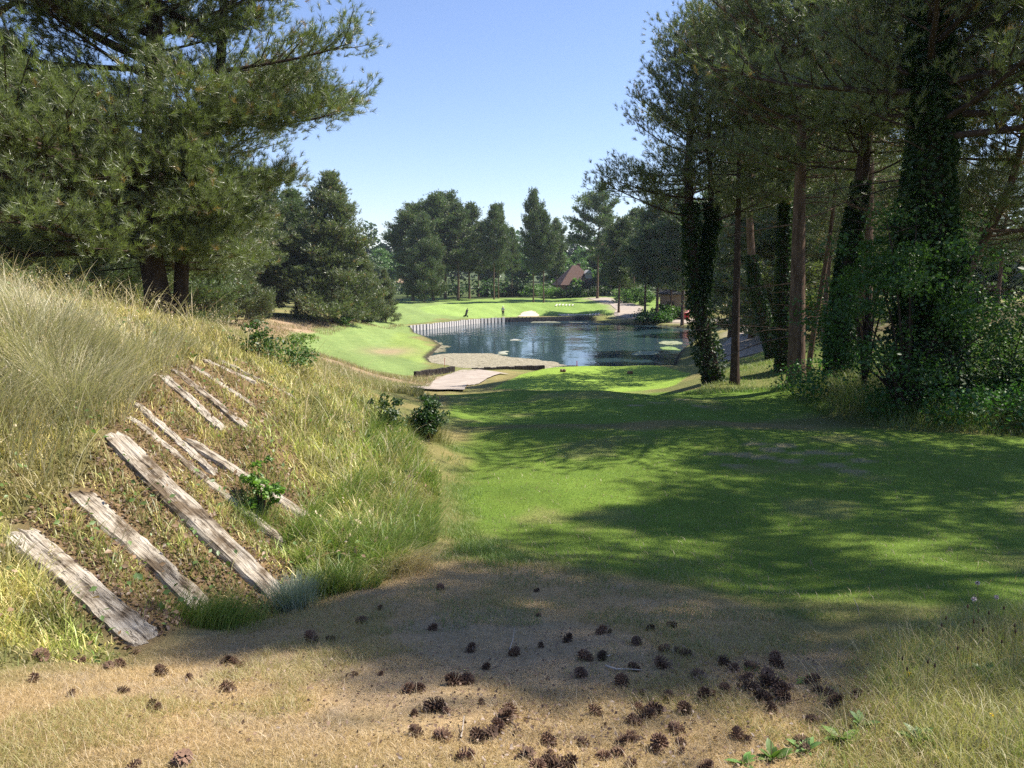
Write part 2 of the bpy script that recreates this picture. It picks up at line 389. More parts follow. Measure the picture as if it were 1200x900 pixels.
Z['fairway'] = np.array([at_y(*q)[:2] for q in [(332,400,68),(345,415,60),(420,432,55),(490,436,52),(500,425,60),(508,410,70),(480,390,98),(478,382,104),(520,376,115),(545,373,117),(560,366,130),(520,355,150),(500,345,180),(478,345,170),(470,358,140),(440,376,106),(380,385,84)]])
Z['mown_line'] = np.array([at_y(*q)[:2] for q in [(470,388,95),(500,395,82),(512,405,72),(505,418,64),(490,424,61),(470,415,66),(455,395,84)]])
Z['green'] = np.array([at_y(*q)[:2] for q in [(500,368,124),(560,372,118),(605,371,123),(612,364,131),(590,357,145),(520,357,145),(490,362,134)]])
Z['farlawn'] = np.array([at_y(*q)[:2] for q in [(440,362,125),(470,372,114),(545,374,117),(640,371,126),(700,374,128),(740,374,121),(800,366,125),(760,352,165),(640,349,170),(560,350,165),(480,345,180),(474,330,250),(486,330,250),(490,345,185)]])
Z['heath'] = np.array([at_y(*q)[:2] for q in [(225,370,70),(330,372,85),(470,374,105),(475,384,100),(420,378,92),(370,390,72),(330,396,62),(240,400,50)]])
Z['heath2'] = np.array([at_y(*q)[:2] for q in [(330,425,52),(440,440,46),(500,436,50),(560,434,53),(480,462,36),(400,460,34)]])
Z['hillfield'] = np.array([at_y(*q)[:2] for q in [(465,333,240),(486,333,240),(486,326,290),(465,326,290)]])
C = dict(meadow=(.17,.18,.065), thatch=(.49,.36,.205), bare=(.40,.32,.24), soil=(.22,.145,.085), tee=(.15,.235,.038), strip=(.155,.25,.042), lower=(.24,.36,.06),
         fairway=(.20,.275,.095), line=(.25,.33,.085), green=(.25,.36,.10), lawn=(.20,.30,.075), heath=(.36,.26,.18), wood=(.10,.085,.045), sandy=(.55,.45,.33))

PATHP = [at_y(*q)[:2] for q in [(485,466,32),(500,452,38),(508,443,44),(514,437.5,50),(576,435,53.5),(556,444,46),(545,454,39),(542,466,32)]]
RIB = [at_y(*q)[:2] for q in [(868,424,48),(872,405,60),(884,392,72),(890,383,82),(870,377,98),(840,376,108),(805,376.5,113),(775,377,116),(750,374,121),(735,370,126),(738,365,134),(728,360,142),(700,352,160)]]
SL_PX = [((172,752),(22,622)),((243,716),(92,577)),((325,697),(130,508)),((336,640),(150,490)),((382,620),(218,515)),((252,556),(158,473)),((262,505),(190,440)),((290,503),(203,434)),((300,478),(222,428)),((300,450),(240,424)),((345,468),(258,424))]
SLZ.extend([(ground(*a_), ground(*b_)) for a_, b_ in SL_PX])
def ground_sheet():
    nu, nv = 760, 820
    t = np.linspace(-1, 1, nu); u = 1.9 * (0.62 * t + 0.38 * t ** 3)
    v = np.linspace(math.log(5.0), math.log(1010), nv)
    Yg = np.exp(v) - 12.0
    X = (u[None] * (Yg[:, None] + 12.0)); Y = np.repeat(Yg[:, None], nu, 1)
    x = X.ravel(); y = Y.ravel(); z = H(x, y)
    col = np.tile(np.array(C['meadow']), (len(x), 1))
    nA = fbm(x * .8, y * .8); nB = fbm(x * .25 + 31, y * .25 + 7)
    nAf = np.where(y > 25, nB, nA)
    sc = np.clip(np.hypot(x, y) / 30, .25, 6)
    def paint(key, c, edge=.25, amt=1.0, wob=1.0):
        d = sdist(Z[key], x, y) + (nAf - .5) * wob * sc
        k = (1 - sstep(-edge * sc, edge * sc, d)) * amt
        col[:] = col * (1 - k[:, None]) + np.array(c) * k[:, None]
    kf = sstep(140, 165, y)[:, None]; col = col * (1 - kf) + np.array((.07,.095,.035)) * kf
    k = sstep(.45, .65, nAf)[:, None] * (1 - kf); col = col * (1 - k) + np.array((.24,.21,.09)) * k
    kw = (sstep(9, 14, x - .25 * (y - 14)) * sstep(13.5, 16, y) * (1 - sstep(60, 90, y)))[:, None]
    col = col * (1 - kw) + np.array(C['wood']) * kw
    paint('farlawn', C['lawn'], .1, 1, .3); paint('heath', C['heath'], .4, .9, 2); paint('heath2', C['heath'], .3, .75, 2)
    paint('fairway', C['fairway'], .2, 1, 1.2); paint('mown_line', C['line'], .25, .7, 1.0); paint('green', C['green'], .15, .9, .3)
    mow = 1 + .05 * np.sign(np.sin((x * .8 + y * .35) * 1.6)) * ((y > 45) & (y < 150)); col *= mow[:, None] * (.86 + .28 * fbm(x * .35, y * .12 + 8))[:, None]; paint('hillfield', C['heath'], .1, 1, .2)
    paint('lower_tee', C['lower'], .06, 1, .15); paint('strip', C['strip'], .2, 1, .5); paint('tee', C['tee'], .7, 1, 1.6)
    paint('bank', (.2,.19,.08), .5, 1, .6); paint('sleepers', C['soil'], .5, .9, .7)
    paint('thatch', C['thatch'], .8, 1, 1.6); paint('bare', C['bare'], .8, .5, 3.4); paint('bare2', C['bare'], .6, .4, 3)
    kb = (sstep(.60, .68, fbm(x * 2.6 + 5, y * 2.6)) * (y < 5.5) * (sdist(Z['thatch'], x, y) < 0) * .6)[:, None]; col = col * (1 - kb) + np.array(C['bare']) * kb
    for poly, ww in ((PATHP, .8),):
        kp = ((1 - sstep(0, ww, sdist(poly, x, y) + (nAf - .5) * 1.5)) * .8)[:, None]; col = col * (1 - kp) + np.array((.36,.30,.24)) * kp
    rd = np.full(len(x), 99.)
    for a_, b_ in zip(RIB[:-1], RIB[1:]):
        e = b_ - a_; t_ = np.clip(((x - a_[0]) * e[0] + (y - a_[1]) * e[1]) / (e @ e), 0, 1); rd = np.minimum(rd, np.hypot(x - a_[0] - t_ * e[0], y - a_[1] - t_ * e[1]))
    kp = ((1 - sstep(1.8, 4.0, rd + (nAf - .5) * 3)) * .75)[:, None]; col = col * (1 - kp) + np.array((.36,.30,.24)) * kp
    tm = (sdist(Z['tee'], x, y) < .2) | (sdist(Z['strip'], x, y) < 0); vv = np.where(tm, (1 + .045 * np.sign(np.sin(x * 3.4 + y * .5))) * (.84 + .32 * fbm(x * 1.4 + 2, y * 1.4)), 1.0); col *= vv[:, None]
    yp = (sstep(.58, .68, fbm(x * .9 + 70, y * .9)) * tm * .45)[:, None]; col = col * (1 - yp) + np.array((.30,.27,.12)) * yp
    # worn divots on the tee
    d = np.zeros(len(x))
    for px, py in [(885,520),(905,527),(920,522),(940,531),(960,530),(870,533),(985,532),(1010,540),(860,545),(1000,552),(895,536),(925,540),(842,532),(975,545),(770,472),(800,468),(745,475),(820,476)]:
        c = ground(px, py)
        d = np.maximum(d, np.exp(-((x - c[0]) / .22) ** 2 - ((y - c[1]) / .16) ** 2))
    d = (sstep(.35, .6, d) * .8)[:, None]; col = col * (1 - d) + np.array((.36,.30,.2)) * d
    p = at_y(500, 399, 72); k = (np.exp(-((x - p[0] + 3.5) / 2.2) ** 2 - ((y - p[1]) / 4) ** 2) * .8)[:, None]
    col = col * (1 - k) + np.array(C['heath']) * k
    # shore mud
    m = (np.abs(x) < 60) & (y > 50) & (y < 140)
    s = np.full(len(x), 99.); s[m] = sdist(POND, x[m], y[m])
    k = ((1 - sstep(.1, .5, s)))[:, None]; col = col * (1 - k) + np.array((.05,.045,.03)) * k
    idx = np.arange(nu * nv).reshape(nv, nu)
    F = np.stack([idx[:-1, :-1], idx[:-1, 1:], idx[1:, 1:], idx[1:, :-1]], -1).reshape(-1, 4)
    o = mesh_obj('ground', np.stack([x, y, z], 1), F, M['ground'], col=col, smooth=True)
    return tag(o, 'grassy terrain with mown tees, fairway, dry thatch and sandy heath', kind='structure')
ground_sheet()

def sheet(name, poly, mat, label, dz=.03, zfix=None, step=None, kind='structure'):
    poly = np.asarray(poly)[:, :2]; lo = poly.min(0); hi = poly.max(0)
    step = step or max((hi - lo).max() / 160, .05)
    xs = np.arange(lo[0] - step, hi[0] + step, step); ys = np.arange(lo[1] - step, hi[1] + step, step)
    X, Y = np.meshgrid(xs, ys); x = X.ravel(); y = Y.ravel()
    s = sdist(poly, x, y) + (vnoise(x * 1.7, y * 1.7) - .5) * step * 1.2 * (zfix is None)
    z = H(x, y) + dz if zfix is None else np.full(len(x), zfix)
    ins = (s < 0).reshape(X.shape); idx = np.arange(len(x)).reshape(X.shape)
    c = ins[:-1, :-1] & ins[1:, :-1] & ins[:-1, 1:] & ins[1:, 1:]
    F = np.stack([idx[:-1, :-1][c], idx[:-1, 1:][c], idx[1:, 1:][c], idx[1:, :-1][c]], -1)
    use = np.unique(F); rm = np.full(len(x), -1); rm[use] = np.arange(len(use))
    o = mesh_obj(name, np.stack([x, y, z], 1)[use], rm[F], mat, smooth=True)
    return tag(o, label, kind=kind)
# pond
cen = POND.mean(0); big = POND + (POND - cen) / np.linalg.norm(POND - cen, axis=1)[:, None] * 1.0
big = np.vstack([big])
sheet('pond_water', big, M['water'], 'dark reflective pond beyond the lower tee', zfix=WATER, step=.6)
# paths and sand
PATHP = [at_y(*q)[:2] for q in [(485,466,32),(500,452,38),(508,443,44),(514,437.5,50),(576,435,53.5),(556,444,46),(545,454,39),(542,466,32)]]
def ribbon(name, pts, w, mat, label, dz=.05):
    P = np.array([at_y(*q)[:2] for q in pts]); t = np.linspace(0, len(P) - 1, len(P) * 12)
    c = np.stack([np.interp(t, np.arange(len(P)), P[:, i]) for i in (0, 1)], 1)
    for _ in range(6): c[1:-1] = (c[:-2] + c[2:] + 2 * c[1:-1]) / 4
    tg = np.gradient(c, axis=0); tg /= np.linalg.norm(tg, axis=1)[:, None]; nn = np.stack([-tg[:, 1], tg[:, 0]], 1)
    K = 7; s = np.linspace(-.5, .5, K); V = []
    for k in s:
        q = c + nn * k * w * (1 + .15 * (vnoise(c[:, :1][:, 0] * .3, c[:, 1] * .3)[:, None] - .5)); V.append(np.column_stack([q, H(q[:, 0], q[:, 1]) + dz]))
    V = np.stack(V, 1); n = len(c); idx = np.arange(n * K).reshape(n, K)
    F = np.stack([idx[:-1, :-1], idx[:-1, 1:], idx[1:, 1:], idx[1:, :-1]], -1).reshape(-1, 4)
    return tag(mesh_obj(name, V.reshape(-1, 3), F, mat, smooth=True), label, kind='structure')
ribbon('path', [(576,434.6,54),(562,436,52.5),(545,439.5,49),(530,445.5,44),(518,453,39),(508,461,34),(500,470,29)], 2.9, M['path'], 'pale gravel path curving down to the pond', .09)
ribbon('path', [(868,424,48),(872,405,60),(884,392,72),(890,383,82),(870,377,98),(840,376,108),(805,376.5,113),(775,377,116),(750,374,121),(735,370,126),(738,365,134),(728,360,142),(700,352,160)], 4.5, M['path'], 'sunlit gravel path winding behind the pond under the pines')
sheet('bunker_sand', [at_y(*q)[:2] for q in [(605,371,124.5),(612,366.5,129),(622,366.5,130),(632,370,126.5),(633,371.2,125)]], M['sand'], 'pale sand bunker beside the green', .05, step=.25)
sheet('bunker_sand', [at_y(*q)[:2] for q in [(650,371.3,127),(668,370,128.5),(690,370.4,128),(706,371.2,127),(695,372,126),(658,372.2,126)]], M['sand'], 'pale sand bunker in front of the grassy mound', .05, step=.25)

# ------------------------------------------------------------------ pond retaining wall
def retaining_wall():
    P = WALL; seg = np.linalg.norm(np.diff(P, axis=0), axis=1); cum = np.r_[0, np.cumsum(seg)]; T = cum[-1]
    def pt(s): return np.array([np.interp(s, cum, P[:, 0]), np.interp(s, cum, P[:, 1])])
    r = empty('retaining_wall', (P[0, 0], P[0, 1], WATER))
    tag(r, 'dark timber retaining wall with pale round posts along the far pond edge', 'retaining wall')
    org = np.array(r.location)
    mb = MB(); cc = POND.mean(0); K = 60
    for i in range(K):
        a = pt(T * i / K); b = pt(T * (i + 1) / K); d = (b - a) / np.linalg.norm(b - a); rot = np.array([[d[0], -d[1], 0], [d[1], d[0], 0], [0, 0, 1]])
        m = (a + b) / 2; nrm = np.array([d[1], -d[0]]); nrm = nrm * (1 if nrm @ (cc - m) > 0 else -1); m = m + nrm * .12
        mb.box(np.array([m[0], m[1], WATER - .1]) - org, (np.linalg.norm(b - a), .08, 1.55), rot)
    mb.build('board_panel', M['wallwood'], r)
    n = 56
    for i in range(n):
        s = T * (i + .5) / n; p = pt(s); d = pt(min(T, s + .4)) - pt(max(0, s - .4)); d /= np.linalg.norm(d); nrm = np.array([d[1], -d[0]]); nrm = nrm * (1 if nrm @ (cc - p) > 0 else -1); p = p + nrm * .27
        h = .72 + random.uniform(-.05, .06); rr = .10 if s < T * .55 else .08
        b = MB(); left = s < T * .6; b.box((0, 0, (h - 1) / 2), (.16 if left else .14, .40 if left else .14, h + 1), [[nrm[0], -nrm[1], 0], [nrm[1], nrm[0], 0], [0, 0, 1]])
        o = b.build('post', M['post'] if s < T * .6 else M['wallwood'], r, smooth=False); o.location = (p[0] - org[0], p[1] - org[1], 0)  # sunlit stretch gets pale posts, shaded stretch dark ones: lighting put into the colour
retaining_wall()

# low timber beams at the near shore
def beam(a, b, w, h, label, z):
    a = np.array(a); b = np.array(b); d = b - a; Ln = np.linalg.norm(d); ang = math.atan2(d[1], d[0])
    t = np.linspace(-.5, .5, 13) * Ln; wob = [random.uniform(-.03, .03) for _ in t]
    mb = MB()
    for i in range(12): mb.box(((t[i] + t[i+1]) / 2, 0, h / 2 + wob[i]), (Ln / 12 - .02, w, h))
    o = mb.build('timber_edging', M['dark_timber'], bevel=.02); o.location = ((a[0]+b[0])/2, (a[1]+b[1])/2, z); o.rotation_euler.z = ang
    tag(o, label, 'timber edging')
a = at_z(553, 434.5, WATER + .3)[:2]; b = at_z(638, 430.5, WATER + .3)[:2]
beam(a, b, .3, .6, 'long dark timber beam edging the near shore of the pond', WATER - .1)
a = at_y(486, 436.5, 50); b = at_y(532, 434.5, 53)
beam(a[:2], b[:2], .25, .4, 'short dark timber beam beside the bend of the gravel path', min(h1(*a[:2]), h1(*b[:2])))

# ------------------------------------------------------------------ sleepers on the bank
def sleeper(pb, pt_, w, label, lift=-.042, seed=0, Yoff=0):
    rg = np.random.default_rng(seed + 100); w = w * .86
    A = ground(*pb); B = ground(*pt_); d = B - A; Ln = np.linalg.norm(d)
    K = 22; nz = 10
    ux = d / Ln
    mc = (A + B) / 2; nrm = H(np.array([mc[0] - .3, mc[0] + .3, mc[0], mc[0]]), np.array([mc[1], mc[1], mc[1] - .3, mc[1] + .3]))
    up = np.array([-(nrm[1] - nrm[0]) / .6, -(nrm[3] - nrm[2]) / .6, 1]); up -= ux * (up @ ux); up /= np.linalg.norm(up)
    side = np.cross(up, ux)
    V = []
    prof = [(-.5, -.12), (-.5, .03), (-.46, .055), (-.2, .062), (-.05, .058), (0.0, .045), (.05, .06), (.25, .064), (.46, .055), (.5, .03), (.5, -.12)]
    for i in range(K + 1):
        s = i / K
        wob = .006 * math.sin(9 * s + seed) + rg.normal(0, .003)
        endt = 1 - .25 * (s < .02) - .25 * (s > .98)
        for j, (a, b) in enumerate(prof):
            e = rg.normal(0, .004)
            V.append([ (s - .5) * Ln + (rg.normal(0, .015) if i in (0, K) else 0), a * w * (1 + .06 * math.sin(5 * s + j + seed)) * endt + wob, (b + e) * endt ])
    n = len(prof); F = []
    for i in range(K):
        for j in range(n):
            F.append((i*n+j, i*n+(j+1) % n, (i+1)*n+(j+1) % n, (i+1)*n+j))
    V = np.array(V)
    F.append(tuple(range(n - 1, -1, -1))); F.append(tuple(range(K * n, K * n + n)))
    me = bpy.data.meshes.new('railway_sleeper'); me.from_pydata([tuple(v) for v in V], [], F); me.update(); me.materials.append(M['sleeper'])
    o = bpy.data.objects.new('railway_sleeper', me); COL.objects.link(o)
    from mathutils import Matrix
    c = (A + B) / 2
    # keep the slab on the surface where the slope bulges
    mid = H(np.linspace(A[0], B[0], 9), np.linspace(A[1], B[1], 9)) - np.linspace(A[2], B[2], 9)
    c = c + up * (lift + max(0, mid.max() * .4))
    Mx = Matrix(((ux[0], side[0], up[0], c[0]), (ux[1], side[1], up[1], c[1]), (ux[2], side[2], up[2], c[2]), (0, 0, 0, 1)))
    o.matrix_world = Mx
    tag(o, label, 'railway sleeper', 'weathered railway sleepers laid up the grassy bank')
    SLEEP.append((A, B, w)); return o
SLEEP = []
SL = [((172,752),(22,622),.24,'widest grey sleeper lowest on the bank, cracked, nearest to the camera'),
 ((243,716),(92,577),.22,'second sleeper from the bottom, split by a long dark crack'),
 ((325,697),(130,508),.24,'longest pale sleeper, its foot ending at the tuft of silvery grass'),
 ((336,640),(150,490),.12,'thin half buried sleeper just above the longest pale one'),
 ((382,620),(218,515),.17,'grey sleeper passing behind the bright green elder sprout, partly overgrown'),
 ((252,556),(158,473),.12,'short sleeper with a broken upper end beside the brown soil gap'),
 ((262,505),(190,440),.15,'short cream sleeper below the white topped one near the bank top'),
 ((290,503),(203,434),.13,'whitish sleeper with a notched top near the bank top'),
 ((300,478),(222,428),.13,'grey brown sleeper with bark strips, third from the far end'),
 ((300,450),(240,424),.11,'short grey sleeper second from the far end of the row'),
 ((345,468),(258,424),.09,'narrow farthest sleeper fading into dry grass under the bramble')]
for i, (a_, b_, w_, l_) in enumerate(SL): sleeper(a_, b_, w_, l_, seed=i)

# ------------------------------------------------------------------ bunker-face sleepers
def small_sleeper(px, py, Y, label, grp, ln=1.0):
    p = at_y(px, py, Y); z = h1(p[0], p[1]); mb = MB(); mb.box((0, 0, 0), (.2, ln * random.uniform(.6, .9), .12))
    o = mb.build('bunker_sleeper', M['post'], bevel=.02); o.location = (p[0], p[1], z + .12)
    dz = (h1(p[0], p[1] + .5) - h1(p[0], p[1] - .5)); o.rotation_euler = (math.atan(dz), 0, R(-20))
    tag(o, label, 'sleeper', grp)
ords = ['first', 'second', 'third', 'fourth', 'fifth', 'sixth', 'seventh', 'eighth', 'ninth', 'tenth', 'eleventh', 'twelfth', 'thirteenth', 'fourteenth', 'fifteenth']
for i in range(7): small_sleeper(681 + i * 3.4, 365.5 - .2 * i, 127.3, f'white sleeper set in the bunker mound, {ords[i]} from the left', 'pale sleepers in the sunlit bunker mound', 1.2)
for i in range(6): small_sleeper(652 + i * 3.8, 361.5 - .8 * i, 140, f'dim sleeper in the shaded bunker bank, {ords[i]} from the left', 'sleepers in the shaded bunker bank', 1.2)

# ------------------------------------------------------------------ tree tools
def polyline(p0, d0, L_, n, up=0.0, wob=.1, rg=None):
    P = [np.array(p0, float)]; d = np.array(d0, float); st = L_ / n
    for i in range(n):
        d = d + np.array([0, 0, up / n]) + rg.normal(0, wob, 3) * np.array([1, 1, .6]); d /= np.linalg.norm(d)
        P.append(P[-1] + d * st)
    return np.array(P)
def needles(P, D, K, ln, w, rg, spread=.9, cols=None):
    """K thin needles at each tuft point P along direction D"""
    T = len(P); P = np.repeat(P, K, 0); D = np.repeat(D, K, 0)
    r = rg.normal(0, 1, (T * K, 3)); r /= np.linalg.norm(r, axis=1)[:, None]
    d = D + r * spread; d /= np.linalg.norm(d, axis=1)[:, None]
    s = np.cross(d, rg.normal(0, 1, (T * K, 3))); s /= np.linalg.norm(s, axis=1)[:, None] + 1e-9
    l = ln * rg.uniform(.65, 1.15, (T * K, 1)); b = P - D * rg.uniform(0, .8, (T * K, 1)) * ln
    V = np.empty((T * K, 3, 3)); V[:, 0] = b - s * w * .5; V[:, 1] = b + s * w * .5; V[:, 2] = b + d * l
    F = np.arange(T * K * 3).reshape(-1, 3)
    c = None if cols is None else np.repeat(np.repeat(cols, K, 0), 3, 0)
    return V.reshape(-1, 3), F, c
TINT_FRESH = np.array([1.22, 1.25, .85]); TINT_OLD = np.array([.75, .72, .8]); TINT_DEAD = np.array([1.9, 1.0, .9])
def pine(H_, r0, crown0, Rr, nl, seed, K=14, ln=.14, w=.012, sec=9, tpt=4, shape='dome', trunk=None, dead=0, ivy=0, ivy_top=.6,
         bark='bark', needle='needle', sel=None, incl=(-.05, .9), limb_r=.32, puff=.22, dens=1.0, name='pine_tree', hpow=.9, ivy_sz=.09, ivy_r=.2, up=.5, forks=None):
    rg = np.random.default_rng(seed)
    if trunk is None:
        n = 14; t = np.linspace(0, 1, n); trunk = np.stack([np.cumsum(rg.normal(0, .012 * H_ / n * 2, n)), np.cumsum(rg.normal(0, .012 * H_ / n * 2, n)), -.4 + t * (H_ + .4)], 1)
        trunk[:2, :2] = 0
    trunk = np.asarray(trunk, float)
    stems = [trunk] + ([np.asarray(f, float) for f in forks] if forks else [])
    tl = []; radii = []
    for si, st in enumerate(stems):
        # resample
        s = np.r_[0, np.cumsum(np.linalg.norm(np.diff(st, axis=0), axis=1))]; m = 22; q = np.linspace(0, s[-1], m)
        st = np.stack([np.interp(q, s, st[:, i]) for i in range(3)], 1)
        for _ in range(2): st[1:-1] = (st[:-2] + 2 * st[1:-1] + st[2:]) / 4
        h = np.clip(st[:, 2] / H_, 0, 1); base = r0 if si == 0 else r0 * .62
        rr = base * np.clip((1 - h) ** .75, .06, 1) * (1 + .35 * np.exp(-st[:, 2].clip(0) / .25) * (si == 0))
        stems[si] = st; radii.append(rr); tl.append((st, rr, 14 if r0 > .15 else 8))
    P = []; D = []; Cc = []
    for i in range(nl):
        f = (i + rg.random()) / nl; hh = crown0 + (1 - crown0) * f ** hpow * .985
        si = rg.integers(len(stems)); st = stems[si]; z = hh * H_
        if z < st[0, 2]: st = stems[0]; si = 0
        z = min(z, st[-1, 2])
        p0 = np.array([np.interp(z, st[:, 2], st[:, k]) for k in range(3)]); tr = np.interp(z, st[:, 2], radii[si])
        if shape == 'dome': env = math.sqrt(max(0, 1 - ((f - .35) / .68) ** 2)) if f > .35 else .65 + .35 * f / .35
        elif shape == 'cone': env = (1 - f) ** .8 * .95 + .06
        elif shape == 'umbrella': env = .45 + .55 * math.sin(min(1, f * 1.1) * math.pi)
        else: env = (1 - f ** 2.2) * .9 + .12
        Lb = Rr * env * rg.uniform(.5, 1.25); az = i * 2.39996 + rg.normal(0, .5)
        if sel is not None:
            az2 = sel(az, f, rg)
            if az2 is None: continue
            az = az2[0]; Lb *= az2[1]
        e = incl[0] + (incl[1] - incl[0]) * f ** 1.3 + rg.normal(0, .12)
        d = np.array([math.cos(az) * math.cos(e), math.sin(az) * math.cos(e), math.sin(e)])
        pl = polyline(p0, d, Lb, 7, up, .07, rg)
        rb = min(tr * .5, max(.010, Lb * .011)) * limb_r / .32
        tl.append((pl, rb * np.linspace(1, .18, 8) ** .9, 6 if r0 > .15 else 4))
        ns = max(2, int(sec * dens * min(1.3, Lb / max(Rr, .1) + .3)))
        for k in range(ns):
            s = .22 + .78 * (k + rg.random()) / ns; q = s * 7; a = int(min(q, 6)); b0 = pl[a] * (1 - (q - a)) + pl[a + 1] * (q - a); t = pl[a + 1] - pl[a]; t /= np.linalg.norm(t)
            side = np.cross(t, [0, 0, 1]); side /= np.linalg.norm(side) + 1e-6; sg = 1 if k % 2 else -1
            dd = t * rg.uniform(.5, 1) + side * sg * rg.uniform(.4, 1.0) + np.array([0, 0, rg.uniform(-.15, .5)]); dd /= np.linalg.norm(dd)
            Ls = Lb * .40 * (1.15 - .7 * s) * rg.uniform(.6, 1.3) + .22
            sp = polyline(b0, dd, Ls, 4, up * .8, .14, rg)
            tl.append((sp, max(.004, rb * .3) * np.linspace(1, .25, 5), 3))
            nt = int(tpt * (1 + Ls)) + 1
            u = rg.random(nt) ** .7 * .85 + .15; q = u * 4; a = np.minimum(q.astype(int), 3); fr = (q - a)[:, None]
            bp = sp[a] * (1 - fr) + sp[a + 1] * fr
            off = rg.normal(0, puff, (nt, 3)) * np.array([1, 1, .6]) * min(1, .4 + Ls)
            dr = dd * .6 + off / (puff + 1e-6) * .35 + np.array([0, 0, .5]) + rg.normal(0, .25, (nt, 3)); dr /= np.linalg.norm(dr, axis=1)[:, None]
            P.append(bp + off); D.append(dr)
            mixf = rg.random((nt, 1)) * .7 + .3 * rg.random(); c = TINT_OLD * (1 - mixf) + TINT_FRESH * mixf
            isd = rg.random(nt) < .03; c[isd] = TINT_DEAD; Cc.append(c)
    for i in range(dead):   # bare lower limbs
        z = H_ * rg.uniform(.12, max(crown0, .3) + .12); st = stems[0]; p0 = np.array([np.interp(z, st[:, 2], st[:, k]) for k in range(3)])
        az = rg.random() * 6.283; Lb = Rr * rg.uniform(.25, .75); d = np.array([math.cos(az), math.sin(az), rg.uniform(-.15, .25)])
        pl = polyline(p0, d, Lb, 6, -.1, .09, rg); tl.append((pl, max(.01, Lb * .009) * np.linspace(1, .2, 7), 5))
        for k in range(5):
            a = rg.integers(2, 6); dd = d + rg.normal(0, .6, 3); sp = polyline(pl[a], dd / np.linalg.norm(dd), Lb * .3, 3, 0, .15, rg); tl.append((sp, .005 * np.linspace(1, .4, 4), 3))
    root = empty(name, (0, 0, 0))
    tr = tubes('trunk', tl, M[bark], root); note(tr)
    V, F, c = needles(np.vstack(P), np.vstack(D), K, ln, w, rg, .8, np.vstack(Cc))
    cr = mesh_obj('crown', V, F, M[needle], root, c); note(cr)
    if ivy:
        st = stems[0]; z = rg.random(ivy) * ivy_top * H_
        which = rg.integers(len(stems), size=ivy) if forks else np.zeros(ivy, int)
        Pv = []
        for si in range(len(stems)):
            stt = stems[si]; zz = z[which == si]
            zz = zz if si == 0 else stt[0, 2] + (zz / (ivy_top * H_)) * (min(ivy_top * H_, stt[-1, 2]) - stt[0, 2])
            b = np.stack([np.interp(zz, stt[:, 2], stt[:, k]) for k in range(3)], 1); rr = np.interp(zz, stt[:, 2], radii[si])
            th = rg.random(len(zz)) * 6.283; bul = ivy_r * (.35 + .65 * vnoise(th * 1.2 + 5, zz * 1.3)) * (1 - .35 * zz / (ivy_top * H_)) * np.clip(zz / .8, .35, 1)
            rad = rr + bul * rg.random(len(zz)) ** .6
            Pv.append(np.stack([b[:, 0] + np.cos(th) * rad, b[:, 1] + np.sin(th) * rad, zz], 1))
        Pv = np.vstack(Pv)
        iv = leaves('ivy', Pv, ivy_sz, rg, 'ivy', root); note(iv)
    return root
def leaves(name, P, size, rg, mat, parent=None, flat=.4, cols=None):
    """pointed two-triangle leaves with a fold"""
    n = len(P); nr = rg.normal(0, 1, (n, 3)); nr[:, 2] = abs(nr[:, 2]) + flat; nr /= np.linalg.norm(nr, axis=1)[:, None]
    a = np.cross(nr, rg.normal(0, 1, (n, 3))); a /= np.linalg.norm(a, axis=1)[:, None] + 1e-9; b = np.cross(nr, a)
    s = size * rg.uniform(.55, 1.25, (n, 1))
    V = np.empty((n, 4, 3)); V[:, 0] = P - a * s * .5; V[:, 1] = P + b * s * .36 + nr * s * .12; V[:, 2] = P + a * s * .6; V[:, 3] = P - b * s * .36 + nr * s * .12
    i = np.arange(n)[:, None] * 4; F = np.concatenate([i + [0, 2, 1], i + [0, 3, 2]], 0)
    if cols is None:
        m = rg.random((n, 1)); cols = np.array([.75, .78, .8]) * (1 - m) + np.array([1.3, 1.25, .95]) * m
    return mesh_obj(name, V.reshape(-1, 3), F, M[mat], parent, np.repeat(cols, 4, 0))
def broad(name, H_, Rx, n_clump, n_leaf, size, seed, mat='leaf', stems=5, r0=.03, zc=.55, tint=None, bark='bark_dark', low=0.0, clr=.3):
    rg = np.random.default_rng(seed); root = empty(name, (0, 0, 0)); tl = []; P = []; cols = []
    for i in range(n_clump):
        th = rg.random() * 6.283; ph = rg.uniform(-1, 1); r = rg.random() ** .45
        k = math.sqrt(1 - ph * ph); c = np.array([math.cos(th) * k * r * Rx, math.sin(th) * k * r * Rx, H_ * zc + ph * r * H_ * (1 - zc) ])
        c[2] = max(c[2], H_ * low + .1)
        n = int(n_leaf / n_clump * rg.uniform(.5, 1.5)); cr = clr * Rx * rg.uniform(.6, 1.3)
        q = rg.normal(0, 1, (n, 3)); q /= np.linalg.norm(q, axis=1)[:, None]; q *= (rg.random((n, 1)) ** .4) * cr; q[:, 2] *= .65
        P.append(c + q); b = rg.random(); m = np.clip(b * .6 + rg.random((n, 1)) * .4, 0, 1)
        cc = np.array([.7, .75, .75]) * (1 - m) + np.array([1.3, 1.3, .95]) * m
        if tint is not None: cc = cc * np.array(tint)
        cols.append(cc)
        base = np.array([rg.normal(0, .03 * Rx), rg.normal(0, .03 * Rx), -.1]); mid = base * .5 + c * .5 + np.array([-c[0] * .2, -c[1] * .2, .1 * H_])
        t = np.linspace(0, 1, 7)[:, None]; pl = (1 - t) ** 2 * base + 2 * t * (1 - t) * mid + t * t * c
        if i < stems * 6: tl.append((pl, r0 * np.linspace(1, .2, 7), 5))
    s = tubes('stem', tl, M[bark], root); note(s)
    P = np.vstack(P); cols = np.vstack(cols); ok = P[:, 2] > 0.0
    f = leaves('foliage', P[ok], size, rg, mat, root, cols=cols[ok]); note(f)
    return root
